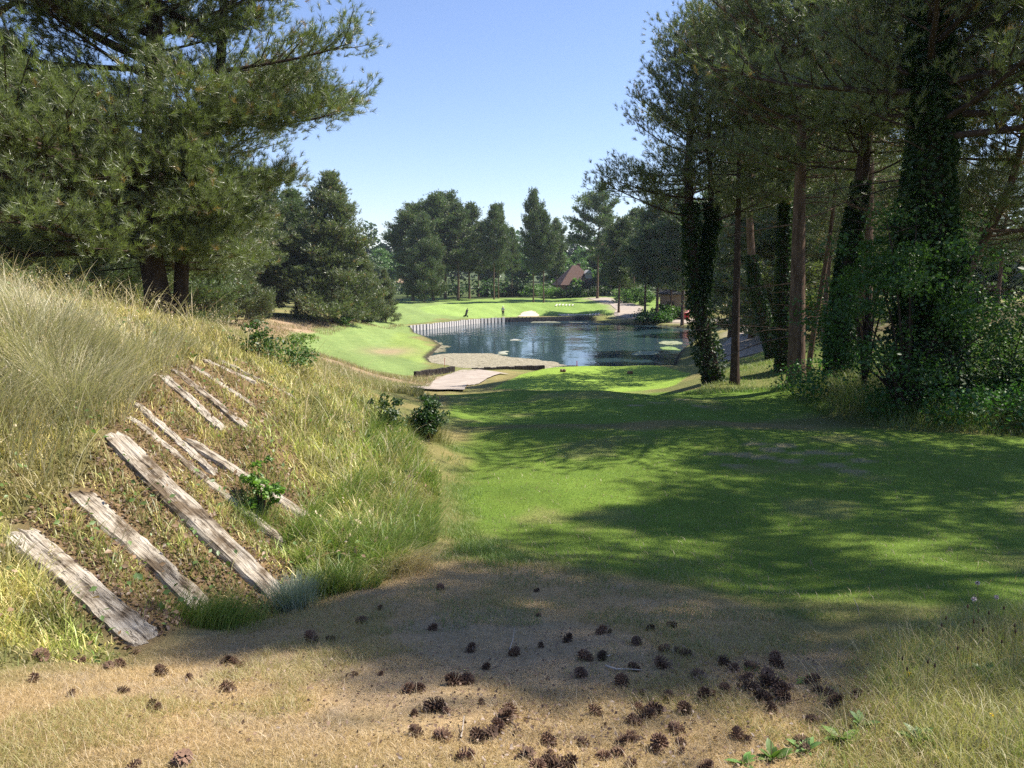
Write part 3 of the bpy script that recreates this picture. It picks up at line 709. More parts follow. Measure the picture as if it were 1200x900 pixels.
def place(root, x, y, label=None, cat=None, group=None, rz=0, sc=1.0, dz=0, sxy=None):
    root.location = (x, y, h1(x, y) + dz); root.rotation_euler = (0, 0, rz); root.scale = (sc * (sxy or 1), sc * (sxy or 1), sc)
    if label: tag(root, label, cat, group)
    return root
#@@PART3
# ------------------------------------------------------------------ trees
PG_L = 'pines on the left'; PG_R = 'trees on the right of the tee'; PG_F = 'tall pines beyond the green'; PG_B = 'pines in the wood behind the right trees'
# big near pine on the left
b = at_y(190, 362, 15); bx, by = b[0], b[1]; bz = h1(bx, by)
def tp(px, py, Y): return at_y(px, py, Y) - np.array([bx, by, bz])
def selL(az, f, rg):
    c = math.cos(az); s = math.sin(az)
    q = 1.0
    if c > .2: q = .86 if f > .35 else .58
    if c > .2 and f > .75: q = .7
    k = 1.0
    if c > .2: k = .72 + .34 * sstep(.05, .35, f)
    if c < 0: k = 1.25
    return az, k * q
Lz = -bz
big_left = pine(11.5, .24, .125, 4.6, 128, 3, K=27, ln=.14, w=0.0073, sec=16, tpt=15, bark='bark_dark', trunk=[(0, 0, -.5), (-.02, 0, .3), (-.12, 0, .9), (-.22, 0, 1.5), (-.15, .1, 2.6), (.1, .1, 4.5), (.3, .1, 8), (.4, 0, 11.5)],
    dead=10, shape='full', incl=(-.18, .95), hpow=1.22, puff=.17, sel=selL, up=.35, limb_r=.4, forks=[[(.12, .35, -.4), (.22, .4, .5), (.24, .5, 1.5), (.9, 1.0, 4), (1.3, 1.2, 8)]], name='pine_tree')
place(big_left, bx, by, 'large near pine with dark twin trunk leaning above the marram grass bank', 'pine tree', PG_L)
# off-frame pine reaching in from the far left
o = pine(13, .24, .12, 5.4, 70, 8, K=21, ln=.15, w=0.0086, sec=13, tpt=11, dead=22, shape='full', puff=.2, up=.3, limb_r=.5, name='pine_tree')
place(o, -12.8, 13.5, 'pine at the left picture edge with long bare brown limbs reaching right', 'pine tree', PG_L, rz=1.0)
# shared pine kinds
midA = pine(15, .2, .04, 4.4, 110, 21, K=9, ln=.30, w=.055, sec=13, tpt=7, shape='full', incl=(-.1, 1.0), puff=.34, needle='needle_dark', dens=1.1)
midB = pine(15, .2, .02, 4.8, 110, 22, K=9, ln=.30, w=.055, sec=13, tpt=7, shape='cone', incl=(-.05, .95), puff=.36, needle='needle', dens=1.1)
tallA = pine(20, .24, .28, 4.4, 70, 31, K=8, ln=.36, w=.085, sec=11, tpt=6, shape='dome', incl=(-.1, .9), puff=.4, needle='needle_dark', dead=8)
tallB = pine(20, .22, .36, 3.9, 56, 32, K=8, ln=.36, w=.085, sec=10, tpt=6, shape='full', incl=(-.15, .95), puff=.4, needle='needle_dark', dead=10)
umbr = pine(20, .24, .36, 5.0, 40, 33, K=8, ln=.38, w=.085, sec=11, tpt=7, shape='umbrella', incl=(-.1, .7), puff=.38, needle='needle_dark', dead=6)
nearA = pine(14, .17, .30, 3.7, 66, 41, K=18, ln=.17, w=0.0132, sec=12, tpt=9, shape='dome', puff=.2, dead=16)
nearB = pine(15, .15, .36, 3.4, 60, 42, K=18, ln=.17, w=0.0132, sec=12, tpt=9, shape='full', puff=.2, dead=18, incl=(-.15, .8))
USED = {}
def inst(proto, px, py, Y, label, group, top=None, rz=None, sc=None, cat='pine tree', sxy=None, x=None, H0=None):
    r = proto if proto.name not in USED else copy_tree(proto)
    USED[proto.name] = 1
    if x is None:
        p = at_y(px, py, Y); x = p[0]
    z = h1(x, Y)
    if top is not None:
        sc = (at_y(px, top, Y)[2] - z) / H0
    return place(r, x, Y, label, cat, group, rz if rz is not None else random.uniform(0, 6.28), sc, 0, sxy)
hA, hT, hN, hN2 = 15.0, 20.0, 14.0, 15.0
# left middle distance row
inst(midB, 392, 370, 88, 'broad dense dark pine, rightmost tall one of the left row', PG_L, 204, .4, H0=hA, sxy=1.08)
inst(midA, 348, 368, 92, 'slightly thinner pine just left of the tallest broad one', PG_L, 226, 1.1, H0=hA, sxy=1.1)
inst(midA, 308, 368, 86, 'pine with grey green crown peeking above the near pine branches', PG_L, 205, 2.1, H0=hA, sxy=1.1)
inst(midB, 276, 366, 70, 'bushy olive pine with branches sweeping to the brown heath', PG_L, 250, 3.0, H0=hA)
inst(midB, 240, 362, 62, 'light olive bushy pine right behind the dark twin trunk', PG_L, 220, 4.4, H0=hA)
inst(midA, 215, 360, 54, 'dark pine seen under the branches right of the twin trunk', PG_L, 160, 5.0, H0=hA)
inst(midB, 150, 352, 42, 'olive pine filling the gap left of the twin trunk', PG_L, 140, .9, H0=hA)
inst(midA, 90, 350, 38, 'shadowy pine behind the marram grass, second from the left edge', PG_L, 90, 2.2, H0=hA)
inst(midB, 20, 345, 34, 'shadowy pine behind the marram grass at the left edge', PG_L, 60, 3.7, H0=hA)
inst(midA, -90, 345, 40, 'pine just beyond the left picture edge behind the bank', PG_L, 60, 1.7, H0=hA)
inst(midB, 425, 374, 98, 'small bushy pine at the right foot of the broad dark pine', PG_L, 292, .3, H0=hA, sxy=1.1)
inst(midB, 452, 364, 106, 'small grey green sapling pine on the sandy heath, last on the right', PG_L, 316, 5.0, H0=hA, sxy=.95)
inst(midA, 440, 364, 112, 'little dark sapling pine touching the last grey green one', PG_L, 330, 5.6, H0=hA, sxy=.9)
# tall group beyond the green
FAR = [(484,352,158,246,tallA,'leftmost wide pine of the dark clump beyond the green',1.15),(497,351,150,252,midA,'pine with its low branches over the left lawn, second in the dark clump',.7),
 (508,352,160,236,tallA,'third pine of the dark clump, dense to the ground shadow',1.0),(522,351,166,233,tallA,'tallest pine of the dark clump beyond the green',1.0),(537,351,160,240,tallB,'pine with straight dark trunk, fifth in the dark clump',1.0),
 (550,350,168,246,tallA,'sixth pine of the dark clump, at its right shoulder',.9),(561,351,172,262,tallB,'thin short pine between the dark clump and the twin pines',.75),
 (579,351,158,242,tallB,'left twin of two slender pines behind the golfer',.8),(584,351,166,246,tallA,'right twin of two slender pines behind the golfer',.65),(600,350,176,268,tallB,'low thin pine in the gap behind the golfer',.7),
 (625,354,150,231,tallA,'tall dark pine, left of the pair in front of the hedge',.62),(637,354,150,248,tallB,'slightly shorter pine, right of the pair in front of the hedge',.8),(652,349,180,262,tallA,'rounded grey green pine behind the pair at the hedge',.8),
 (700,348,158,227,umbr,'flat topped pine with open layered crown left of the right wood',1.1)]
for px, py, Y, top, pr, lab, s in FAR: inst(pr, px, py, Y, lab, PG_F, top, None, H0=hT if pr is not midA else hA, sxy=s * (1.22 if px < 565 else 1.0))
# pines by the beige building
BLD = [(786,366,118,262,tallA,'low limbed pine right in front of the beige building'),(725,363,128,262,tallA,'pine with short bare trunk beside the pale path bend'),(756,366,117,250,tallB,'left pine of the two standing in the round juniper bed'),(770,370,114,238,tallA,'right pine of the two standing in the round juniper bed'),
 (742,352,150,246,tallB,'pine rising behind the path bend beside the flat topped one'),(800,360,108,232,tallA,'pine beside the beige building behind the ivy fork'),(826,355,125,225,tallB,'pine further right behind the ivy fork'),(715,350,170,268,tallA,'darker pine behind the flat topped one')]
for px, py, Y, top, pr, lab in BLD: inst(pr, px, py, Y, lab, 'pines around the far end of the pond', top, None, H0=hT, sxy=1.15)
# right-hand near trees
def near(px, py, Y, top, label, **kw):
    p = at_y(px, py, Y); x, y = p[0], p[1]; z = h1(x, y); Hh = at_y(px, top, Y)[2] - z
    path = kw.pop('path', None); fk = kw.pop('fork', None)
    if path: path = [tuple(np.array(at_y(a, b_, Y)) - np.array([x, y, z])) for a, b_ in path]; path = [(path[0][0], path[0][1], -.4)] + path
    if fk: fk = [[tuple(np.array(at_y(a, b_, Y)) - np.array([x, y, z])) for a, b_ in fk]]
    t = pine(Hh, trunk=path, forks=fk, **kw)
    return place(t, x, y, label, 'tree' if kw.get('ivy') else 'pine tree', PG_R)
near(838, 452, 26, 12, 'leaning tree wrapped in ivy whose trunk forks above the pond', r0=.26, crown0=.42, Rr=3.4, nl=74, seed=51, K=20, ln=.15, w=0.0119, sec=11, tpt=5, ivy=9000, ivy_top=.5, ivy_sz=.12, ivy_r=.42,
     path=[(838,452),(832,420),(822,385),(818,340),(812,300),(808,260),(806,180),(815,100),(826,12)], fork=[(820,350),(832,290),(834,240),(830,150),(840,60)], puff=.17, shape='full', dead=5, bark='bark_dark')
near(861, 449, 25, 40, 'slim straight pine with bare dark trunk right of the ivy fork', r0=.15, crown0=.5, Rr=3.0, nl=50, seed=52, K=20, ln=.15, w=0.0119, sec=11, tpt=5, dead=10, puff=.18, bark='bark_dark',
     path=[(861,449),(862,380),(864,300),(866,200),(868,40)])
near(934, 453, 21, -60, 'straight pine with pale scaly bark in the middle of the right trees', r0=.24, crown0=.5, Rr=3.8, nl=60, seed=53, K=20, ln=.15, w=0.0119, sec=11, tpt=5, dead=14, puff=.18,
     path=[(933,453),(934,380),(936,260),(940,150),(942,0),(944,-60)])
near(918, 431, 27, -20, 'ivy clad dark trunk close behind the scaly barked pine', r0=.22, crown0=.55, Rr=3.2, nl=44, seed=54, K=18, ln=.16, w=0.0132, sec=10, tpt=5.5, ivy=5000, ivy_top=.55, ivy_sz=.12, ivy_r=.2, puff=.2, bark='bark_dark',
     path=[(918,431),(918,350),(920,260),(922,100),(922,-20)])
near(984, 445, 19.5, -40, 'ivy covered trunk leaning right at the left side of the leafy bush', r0=.28, crown0=.5, Rr=3.6, nl=50, seed=55, K=20, ln=.15, w=0.0119, sec=11, tpt=5, ivy=7000, ivy_top=.5, ivy_sz=.10, ivy_r=.17, puff=.18, bark='bark_dark',
     path=[(982,445),(984,390),(993,310),(1004,250),(1016,160),(1022,60),(1026,-40)])
near(950, 430, 24, 30, 'thin brown pine leaning right between scaly trunk and leaning ivy trunk', r0=.10, crown0=.55, Rr=2.4, nl=34, seed=56, K=18, ln=.16, w=0.0132, sec=10, tpt=5.5, dead=14, puff=.2,
     path=[(947,430),(955,380),(966,320),(975,260),(984,170),(992,30)])
near(905, 418, 34, 60, 'leaning trunk with ivy on its lower half beyond the slim pine', r0=.24, crown0=.5, Rr=3.6, nl=44, seed=57, K=10, ln=.2, w=.03, sec=11, tpt=7, dead=8, ivy=3500, ivy_top=.35, ivy_sz=.14, ivy_r=.25, puff=.25,
     path=[(908,418),(902,395),(892,360),(882,320),(878,260),(880,160),(884,60)])
near(1088, 470, 15, -130, 'huge dark ivy smothered trunk rising behind the leafy bush', r0=.42, crown0=.55, Rr=3.6, nl=60, seed=58, K=21, ln=.15, w=0.0099, sec=11, tpt=6, ivy=22000, ivy_top=.92, ivy_sz=.10, ivy_r=.5, puff=.18, dead=8, bark='bark_dark', shape='full', limb_r=.5,
     path=[(1088,470),(1090,400),(1090,300),(1088,180),(1090,60),(1092,-60),(1094,-130)])
near(1018, 440, 23, -120, 'reddish brown bare pine trunk left of the huge ivy trunk', r0=.26, crown0=.5, Rr=3.8, nl=50, seed=59, K=18, ln=.16, w=0.0132, sec=10, tpt=5.5, dead=20, puff=.2,
     path=[(1012,440),(1014,300),(1018,180),(1022,60),(1028,-120)])
near(1130, 400, 17, -60, 'pine trunk slanting right near the right picture edge', r0=.13, crown0=.3, Rr=3.4, nl=56, seed=60, K=21, ln=.15, w=0.0092, sec=12, tpt=10, dead=14, puff=.19,
     path=[(1115,400),(1128,330),(1150,285),(1180,235),(1200,160),(1215,60),(1220,-60)])
o = pine(15, .2, .22, 4.2, 74, 61, K=20, ln=.15, w=0.0119, sec=11, tpt=5, dead=14, puff=.2, shape='full'); place(o, 11.8, 15.5, 'pine with low dim branches filling the right picture edge', 'pine tree', PG_R, rz=2)
# wood behind
BK = [(880,64,130),(930,52,110),(965,44,120),(1005,38,90),(1045,34,110),(1080,42,170),(1120,35,200),(1165,32,190),(1200,40,210),(1260,34,230),(990,55,150),(1060,52,190),(1140,48,210),(905,62,170),(855,74,190),(945,70,190),(1020,75,200),(1100,70,230),(1190,60,230),(870,95,230),(920,95,220)]
BD = ['behind the slim pine','behind the scaly barked trunk','just left of the leaning ivy trunk','above the bush left shoulder','left of the huge ivy trunk','directly behind the huge ivy trunk','right of the huge ivy trunk','behind the slanting trunk','at the right edge, dim brown','beyond the right picture edge',
 'deeper in the wood left of the bush','deeper in the wood behind the bush','deeper in the wood right of the bush','far off over the gravel path','far off above the path, left one','far off between the two ivy trunks','far off above the bush','far off over the bush right shoulder','far off at the right edge','distant one left over the path bank','distant one right over the path bank']
for i, (px, Y, top) in enumerate(BK):
    if i in (4, 6, 8, 9, 11, 12, 18): continue
    pr = nearA if Y < 45 and i % 2 else (nearB if Y < 45 else (midB if i % 2 else tallB))
    hh = {nearA.name: hN, nearB.name: hN2, midB.name: hA, tallB.name: hT}[pr.name]
    inst(pr, px, 400, Y, 'dim wood pine ' + BD[i], PG_B, top, None, H0=hh, sxy=1.2)
# trees beside and behind the camera's right that throw the dappled shade
shadeT = pine(18.5, .2, .62, 2.3, 44, 66, K=14, ln=.17, w=.016, sec=11, tpt=9, shape='full', puff=.2, dead=10)
SH = [(12.9,7.15,1.04,shadeT),(12.6,10.0,1.0,nearB),(13.9,12.6,.95,nearB)]
for i, (x, y, s, pr) in enumerate(SH):
    r = pr if pr is shadeT else copy_tree(pr); place(r, x, y, 'shade giving pine outside the right picture edge, ' + ['nearest to the camera','second away','third away'][i], 'pine tree', PG_R, rz=i * 1.3, sc=s, sxy=[1.0, .72, .8][i])

# ------------------------------------------------------------------ far wood mass and round trees
def far_wood(name, label, segs, n, hgt, size, seed, tint):
    rg = np.random.default_rng(seed); P = []; cols = []
    for (x0, y0, x1, y1) in segs:
        Lg = math.hypot(x1 - x0, y1 - y0); m = int(Lg / 4.5)
        for i in range(m):
            t = (i + rg.random()) / m; cx = x0 + (x1 - x0) * t; cy = y0 + (y1 - y0) * t + rg.normal(0, 6); h = hgt * rg.uniform(.6, 1.15); rx = rg.uniform(3, 5); gz = h1(cx, cy)
            tone = rg.uniform(.65, 1.25); nl_ = n
            q = rg.normal(0, 1, (nl_, 3)); q /= np.linalg.norm(q, axis=1)[:, None]; q *= rg.random((nl_, 1)) ** .35
            lump = .8 + .4 * vnoise(q[:, 0] * 2 + i, q[:, 2] * 2 + i * 3)[:, None]
            P.append(np.array([cx, cy, gz + h * .5]) + q * lump * np.array([rx, rx, h * .52])); cols.append(np.tile(np.array(tint) * tone, (nl_, 1)))
    o = leaves(name, np.vstack(P), size, rg, 'leaf', cols=np.vstack(cols)); return tag(o, label, 'trees', kind='stuff')
far_wood('distant_wood', 'distant wooded hillside closing the view behind the golf course', [(-190,330,190,330),(-200,300,-60,260),(45,215,160,200),(25,240,120,235)], 500, 21, 1.9, 5, (.55, .62, .6))
far_wood('side_wood', 'dense wood closing the view beyond the right hand trees', [(22,62,90,58),(30,85,95,80),(48,40,80,38)], 900, 9, .7, 6, (.5, .5, .5))
far_wood('side_wood', 'dense wood closing the view beyond the left hand pines', [(-110,110,-32,118),(-90,70,-45,80)], 700, 12, .8, 9, (.6, .65, .55))
far_wood('understory', 'dark undergrowth between the trunks beyond the green', [(-30,180,14,184),(-24,172,-8,174),(14,186,60,170)], 260, 4.5, .7, 12, (.45,.5,.5))
rt = broad('round_tree', 10, 5, 40, 9000, .55, 71, stems=2, r0=.25, zc=.6)
rl = [(448,338,240,286,'round dark green tree on the far skyline left of the dark clump',.62),(436,340,215,298,'bluish round tree low behind the sapling pines',.55),(458,336,225,300,'bright green round tree left of the dark clump',.95),(466,336,270,290,'far round tree touching the dark clump on the skyline',.6),
 (672,344,205,300,'bright green leafy tree behind the red brown roof',1.0),(712,344,200,302,'bright leafy tree right of the flat topped pine trunk',1.25),(690,344,230,285,'darker leafy tree behind the house',.6),(650,344,210,290,'leafy tree behind the hedge pair of pines',.7),
 (610,344,215,292,'leafy tree behind the low gap beside the golfer',.6),(570,344,225,290,'leafy tree behind the twin pines',.55),(735,344,180,272,'leafy tree behind the path bend pine',.7),(780,344,170,262,'leafy tree behind the juniper bed pines',.7),(505,344,210,276,'leafy tree filling the background of the dark clump',.5)]
rtm = {}
first = True
for px, py, Y, top, lab, v in rl:
    r = rt if first else copy_tree(rt); first = False
    p = at_y(px, py, Y); z = h1(p[0], Y); s = (at_y(px, top, Y)[2] - z) / 10.6
    place(r, p[0], Y, lab, 'tree', 'round leafy trees in the background', rz=random.uniform(0, 6), sc=s)
    if v > .9 or v < .6:
        key = round(v, 1)
        if key not in rtm:
            rtm[key] = leafmat('leafy_crown_%d' % (key * 10), tuple(np.array((.10, .19, .045)) * v), .1, .4)
        for c in [k for k in bpy.data.objects if k.parent == r and k.name.startswith('foliage')]:
            c.material_slots[0].link = 'OBJECT'; c.material_slots[0].material = rtm[key]

# ------------------------------------------------------------------ shrubs and bushes
o = broad('leafy_bush', 4.2, 1.75, 80, 17000, .07, 81, stems=4, r0=.035, zc=.55, tint=(.72, .78, .7)); p = at_y(1062, 470, 14.6); place(o, p[0], p[1], 'big broad leaved bush with glinting leaves under the huge ivy trunk', 'bush')
o = broad('leafy_bush', 2.2, 1.5, 44, 7000, .07, 82, stems=4, r0=.025, zc=.5, tint=(.55, .6, .55)); p = at_y(1180, 470, 15.5); place(o, p[0], p[1], 'dim low bush at the right picture edge on the shaded slope', 'bush')
o = broad('leafy_bush', 4.2, .8, 22, 2200, .07, 88, stems=3, r0=.03, zc=.62, tint=(.8, .85, .6)); p = at_y(1012, 470, 17.5); place(o, p[0], p[1], 'tall thin leafy sapling beside the leaning ivy trunk', 'sapling')
o = broad('shrub', .66, .27, 60, 4200, .04, 83, stems=4, r0=.012, zc=.55, tint=(.42, .52, .45), low=.05, clr=.4); p = ground(503, 517); place(o, p[0], p[1], 'dark green shrub at the foot of the bank beside the tee', 'shrub')
o = broad('shrub', .5, .32, 20, 900, .045, 84, stems=4, r0=.008, zc=.5, tint=(.55, .55, .5)); p = ground(455, 506); place(o, p[0], p[1], 'small dim shrub left of the dark green shrub on the bank', 'shrub')
o = broad('bramble', .38, .5, 30, 1100, .045, 85, stems=5, r0=.008, zc=.45, tint=(.75, .85, .7)); p = ground(335, 432); place(o, p[0], p[1], 'trailing green bramble on the crest of the bank', 'bramble')
o = broad('bramble', .5, .4, 20, 900, .05, 86, stems=4, r0=.008, zc=.5, tint=(.6, .65, .55)); p = ground(300, 418); place(o, p[0], p[1], 'small dark bramble with a red brown stem left of the trailing one', 'bramble')
o = broad('elder_sprout', .44, .2, 22, 420, .05, 87, stems=3, r0=.007, zc=.55, tint=(1.35, 1.35, .9)); p = ground(308, 600); place(o, p[0], p[1], 'bright green elder sprout growing between the sleepers', 'sprout')
gl = [(348,392,64,.9,1.6,(1.5,1.35,.5),'yellow green gorse bush on the brown heath'),(430,377,100,.8,.9,(.6,.7,.5),'small round dark bush on the pink heath left of the fairway'),(405,374,88,1.2,1.2,(1.1,1.1,.7),'low pale green bush at the foot of the broad dark pine')]
for i, (px, py, Y, h, r, t, lab) in enumerate(gl):
    o = broad('low_bush', h, r, 24, 1400, .16, 90 + i, stems=1, r0=.02, zc=.45, tint=t); p = at_y(px, py, Y); place(o, p[0], p[1], lab, 'bush')
o = broad('juniper_bed', 1.5, 3.0, 60, 6000, .3, 95, stems=1, r0=.03, zc=.35, tint=(.6, .75, .55)); p = at_y(766, 375.5, 115); place(o, p[0], p[1], 'low round juniper bed around two pines beyond the pond', 'juniper bed')
# hedges
hd = [(566,347,176,2.6,2.2,.8,'clipped dark hedge piece far left, behind the twin pines'),(578,347,178,2.4,3.0,1.1,'sunlit pale bush left of the long dark hedge'),(594,347,178,3.0,3.0,.35,'long dark hedge piece right of the sunlit bush'),(608,347,178,2.8,3.0,.4,'long dark hedge piece behind the bare slim trunk'),
 (624,346,176,2.4,3.0,1.0,'rounded yellow green hedge bush between the pine pair'),(645,345.5,170,2.3,2.8,1.2,'round bright hedge bush right of the pine pair'),(663,345.5,168,2.1,3.0,.6,'round dark green hedge bush in front of the house'),(680,345.5,168,1.9,2.6,1.1,'olive hedge bush at the right corner of the house'),
 (698,346.5,166,2.6,3.4,.35,'dark hedge block behind the flat topped pine trunk'),(672,343,182,4.0,2.3,1.7,'yellow flowering shrub against the red brown roof'),(736,355,145,3.0,2.8,1.2,'bright green bush at the path bend'),(752,352,140,3.4,2.4,.9,'grey green bush left of the beige building'),(780,372,117,2.2,2.0,1.1,'pale bush against the beige building wall'),(797,372.5,116,1.5,1.6,.8,'low dim bush in front of the beige building wall')]
for i, (px, py, Y, h, r, t, lab) in enumerate(hd):
    o = broad('hedge_bush', h, r, 26, 2200, .32, 120 + i, stems=1, r0=.03, zc=.45, tint=(t * .95, t, t * .7)); p = at_y(px, py, Y); place(o, p[0], p[1], lab, 'hedge bush', 'hedge and bushes near the far house')

# ------------------------------------------------------------------ house with red brown roof
def house():
    p = at_y(673, 345, 186); z = h1(p[0], p[1]); r = empty('house', (p[0], p[1], z), R(12)); tag(r, 'far house with steep red brown tiled roof behind the hedge', 'house')
    b = MB(); b.box((0, 0, 1.1), (8.2, 7, 2.2)); b.build('wall', M['brick'], r)
    rb = MB(); w, d, h, o_ = 4.6, 4.0, 4.6, 2.15
    V = [(-w, -d, o_), (w, -d, o_), (w, d, o_), (-w, d, o_), (-.5, 0, o_ + h), (.9, 0, o_ + h)]
    V += [(x, y, z_ - .18) for x, y, z_ in V[:4]]
    rb.add(V, [(0, 1, 5, 4), (1, 2, 5), (2, 3, 4, 5), (3, 0, 4), (6, 9, 8, 7), (0, 6, 7, 1), (1, 7, 8, 2), (2, 8, 9, 3), (3, 9, 6, 0)])
    rf = rb.build('roof', M['roof'], r)
    c = MB(); c.box((1.2, .8, 6.3), (.8, .6, 1.6)); c.box((1.2, .8, 7.14), (.95, .75, .12)); c.build('chimney', M['brick'], rf)
    g = MB(); g.box((2.7, -1.9, 4.2), (1.5, 1.6, 1.3)); dm = g.build('dormer', M['pale'], rf)
    g = MB(); V = [(1.75, -2.95, 4.86), (3.65, -2.95, 4.86), (3.65, -.3, 4.86), (1.75, -.3, 4.86), (2.7, -2.95, 5.7), (2.7, -.3, 5.7)]
    g.add(V, [(0, 1, 4), (1, 2, 5, 4), (2, 3, 5), (3, 0, 4, 5), (0, 3, 2, 1)]); g.build('dormer_roof', M['pale'], rf)
    for x in (-2.6, 0, 2.6):
        f = MB(); f.box((x, -3.53, 1.3), (1.3, .08, 1.1)); f.build('window', M['glass'], r)
        s = MB(); s.box((x, -3.56, .68), (1.5, .16, .1)); s.build('sill', M['pale'], r)
house()
def lodge():
    p = at_y(795, 371, 122); z = h1(p[0], p[1]); r = empty('building', (p[0], p[1], z), R(-14)); tag(r, 'small beige building half hidden by pines beyond the pond', 'building')
    b = MB(); b.box((0, 0, 1.55), (5.6, 5, 3.5)); b.build('wall', M['render'], r)
    rb = MB(); V = [(-3.1, -2.9, 3.3), (3.1, -2.9, 3.3), (3.1, 2.9, 3.3), (-3.1, 2.9, 3.3), (-2.2, 0, 4.9), (2.2, 0, 4.9)]; V += [(x, y, 3.12) for x, y, _ in V[:4]]
    rb.add(V, [(0, 1, 5, 4), (1, 2, 5), (2, 3, 4, 5), (3, 0, 4), (6, 9, 8, 7), (0, 6, 7, 1), (1, 7, 8, 2), (2, 8, 9, 3), (3, 9, 6, 0)]); rb.build('roof', M['slate'], r)
    d = MB(); d.box((1.7, -2.53, .95), (1.0, .08, 2.1)); dd = d.build('door', M['slate'], r)
    k = MB(); k.box((2.05, -2.6, .95), (.05, .08, .14)); k.build('handle', M['pale'], dd)
    f = MB(); f.box((-1.2, -2.53, 1.6), (1.1, .08, .9)); f.build('window', M['glass'], r)
lodge()
def red_bin():
    p = at_y(804, 372, 115); z = h1(p[0], p[1]); r = empty('litter_bin', (p[0], p[1], z), R(-20)); tag(r, 'red box shaped bin with sloping faded lid beside the far path', 'bin')
    b = MB(); b.box((0, 0, .52), (.85, .7, .95), taper=1.08); b.build('body', M['red'], r, bevel=.03)
    V = [(-.5, -.42, 1.0), (.5, -.42, 1.0), (.5, .42, 1.0), (-.5, .42, 1.0), (-.5, -.42, 1.05), (.5, -.42, 1.05), (.5, .42, 1.4), (-.5, .42, 1.4)]
    l = MB(); l.add(V, [(3, 2, 1, 0), (4, 5, 6, 7), (0, 1, 5, 4), (1, 2, 6, 5), (2, 3, 7, 6), (3, 0, 4, 7)]); l.build('lid', M['pink'], r)
    q = MB(); q.box((0, -.365, .75), (.5, .03, .12)); q.build('slot', M['black'], r)
    for sx in (-.33, .33):
        for sy in (-.26, .26):
            q = MB(); q.box((sx, sy, .02), (.07, .07, .14)); q.build('foot', M['black'], r)
red_bin()

# ------------------------------------------------------------------ golfer, trolley, markers, flag
def skin_body(name, verts, edges, rad, mat, parent):
    me = bpy.data.meshes.new(name); me.from_pydata(verts, edges, []); o = bpy.data.objects.new(name, me); COL.objects.link(o); o.parent = parent
    m = o.modifiers.new('skin', 'SKIN'); m.use_smooth_shade = True
    for i, sv in enumerate(me.skin_vertices[0].data): sv.radius = (rad[i], rad[i]); sv.use_root = (i == 0)
    s = o.modifiers.new('sub', 'SUBSURF'); s.levels = s.render_levels = 1; me.materials.append(mat); return o
def golfer():
    p = at_y(589.5, 371.2, 123.3); z = h1(p[0], p[1]); r = empty('person', (p[0], p[1], z), R(160)); tag(r, 'person in pale shirt and dark trousers standing on the green', 'person')
    v = [(0,0,.95),(0,.0,1.15),(0,.02,1.38),(0,.02,1.5),(0,.04,1.62),(0,.04,1.70),(.1,0,.88),(.12,.03,.5),(.13,0,.09),(.13,.14,.04),(-.1,0,.88),(-.14,.05,.5),(-.16,0,.09),(-.16,.14,.04),(.19,.02,1.42),(.27,.0,1.15),(.2,.2,.98),(-.19,.02,1.42),(-.27,.0,1.15),(-.12,.24,.98)]
    e = [(0,1),(1,2),(2,3),(3,4),(4,5),(0,6),(6,7),(7,8),(8,9),(0,10),(10,11),(11,12),(12,13),(2,14),(14,15),(15,16),(2,17),(17,18),(18,19)]
    rad = [.14,.13,.15,.055,.10,.085,.1,.07,.045,.04,.1,.07,.045,.04,.065,.05,.035,.065,.05,.035]
    skin_body('body', v, e, rad, M['skin'], r)
    skin_body('shirt', [v[i] for i in (0,1,2,14,15,17,18)], [(0,1),(1,2),(2,3),(3,4),(2,5),(5,6)], [.155,.15,.172,.08,.062,.08,.062], M['shirt'], r)
    skin_body('trousers', [(0,0,.96), v[6], v[7], (.13,0,.12), v[10], v[11], (-.16,0,.12)], [(0,1),(1,2),(2,3),(0,4),(4,5),(5,6)], [.155,.115,.085,.06,.115,.085,.06], M['trousers'], r)
    c = MB(); c.tube([(0,.04,1.70),(0,.04,1.77),(0,.04,1.80)], [.105,.09,.03], 10); c.box((0,.16,1.71), (.15,.12,.02)); c.build('cap', M['white'], r)
golfer()
def trolley():
    p = at_y(546.5, 373.0, 119.2); z = h1(p[0], p[1]); r = empty('golf_trolley', (p[0], p[1], z), R(150)); tag(r, 'black golf bag leaning on its trolley at the green edge', 'golf trolley')
    b = MB(); b.tube([(0,.25,.18),(0,.0,.55),(0,-.22,1.0),(0,-.3,1.12)], [.16,.17,.19,.17], 10); b.build('bag', M['black'], r, smooth=True)
    for s in (-1, 1):
        w = MB(); w.tube([(s*.3,.15,.16),(s*.345,.15,.16)], [.16,.16], 14); w.build('wheel', M['black'], r)
    f = MB(); f.tube([(0,.3,.12),(0,-.1,.62),(0,-.55,1.05),(0,-.7,1.08)], [.02]*4, 6); f.tube([(-.3,.15,.16),(.3,.15,.16)], [.015]*2, 6); f.tube([(-.12,-.7,1.08),(.12,-.7,1.08)], [.02]*2, 6); f.build('frame', M['slate'], r)
    for k in range(5):
        c = MB(); a = random.uniform(-.1,.1); q = random.uniform(-.08,.08); c.tube([(a,-.28+q,1.1),(a*1.4,-.4+q,1.34)], [.01,.01], 5); c.box((a*1.4,-.42+q,1.36), (.05,.1,.05)); c.build('golf_club', M['slate'], r)
trolley()
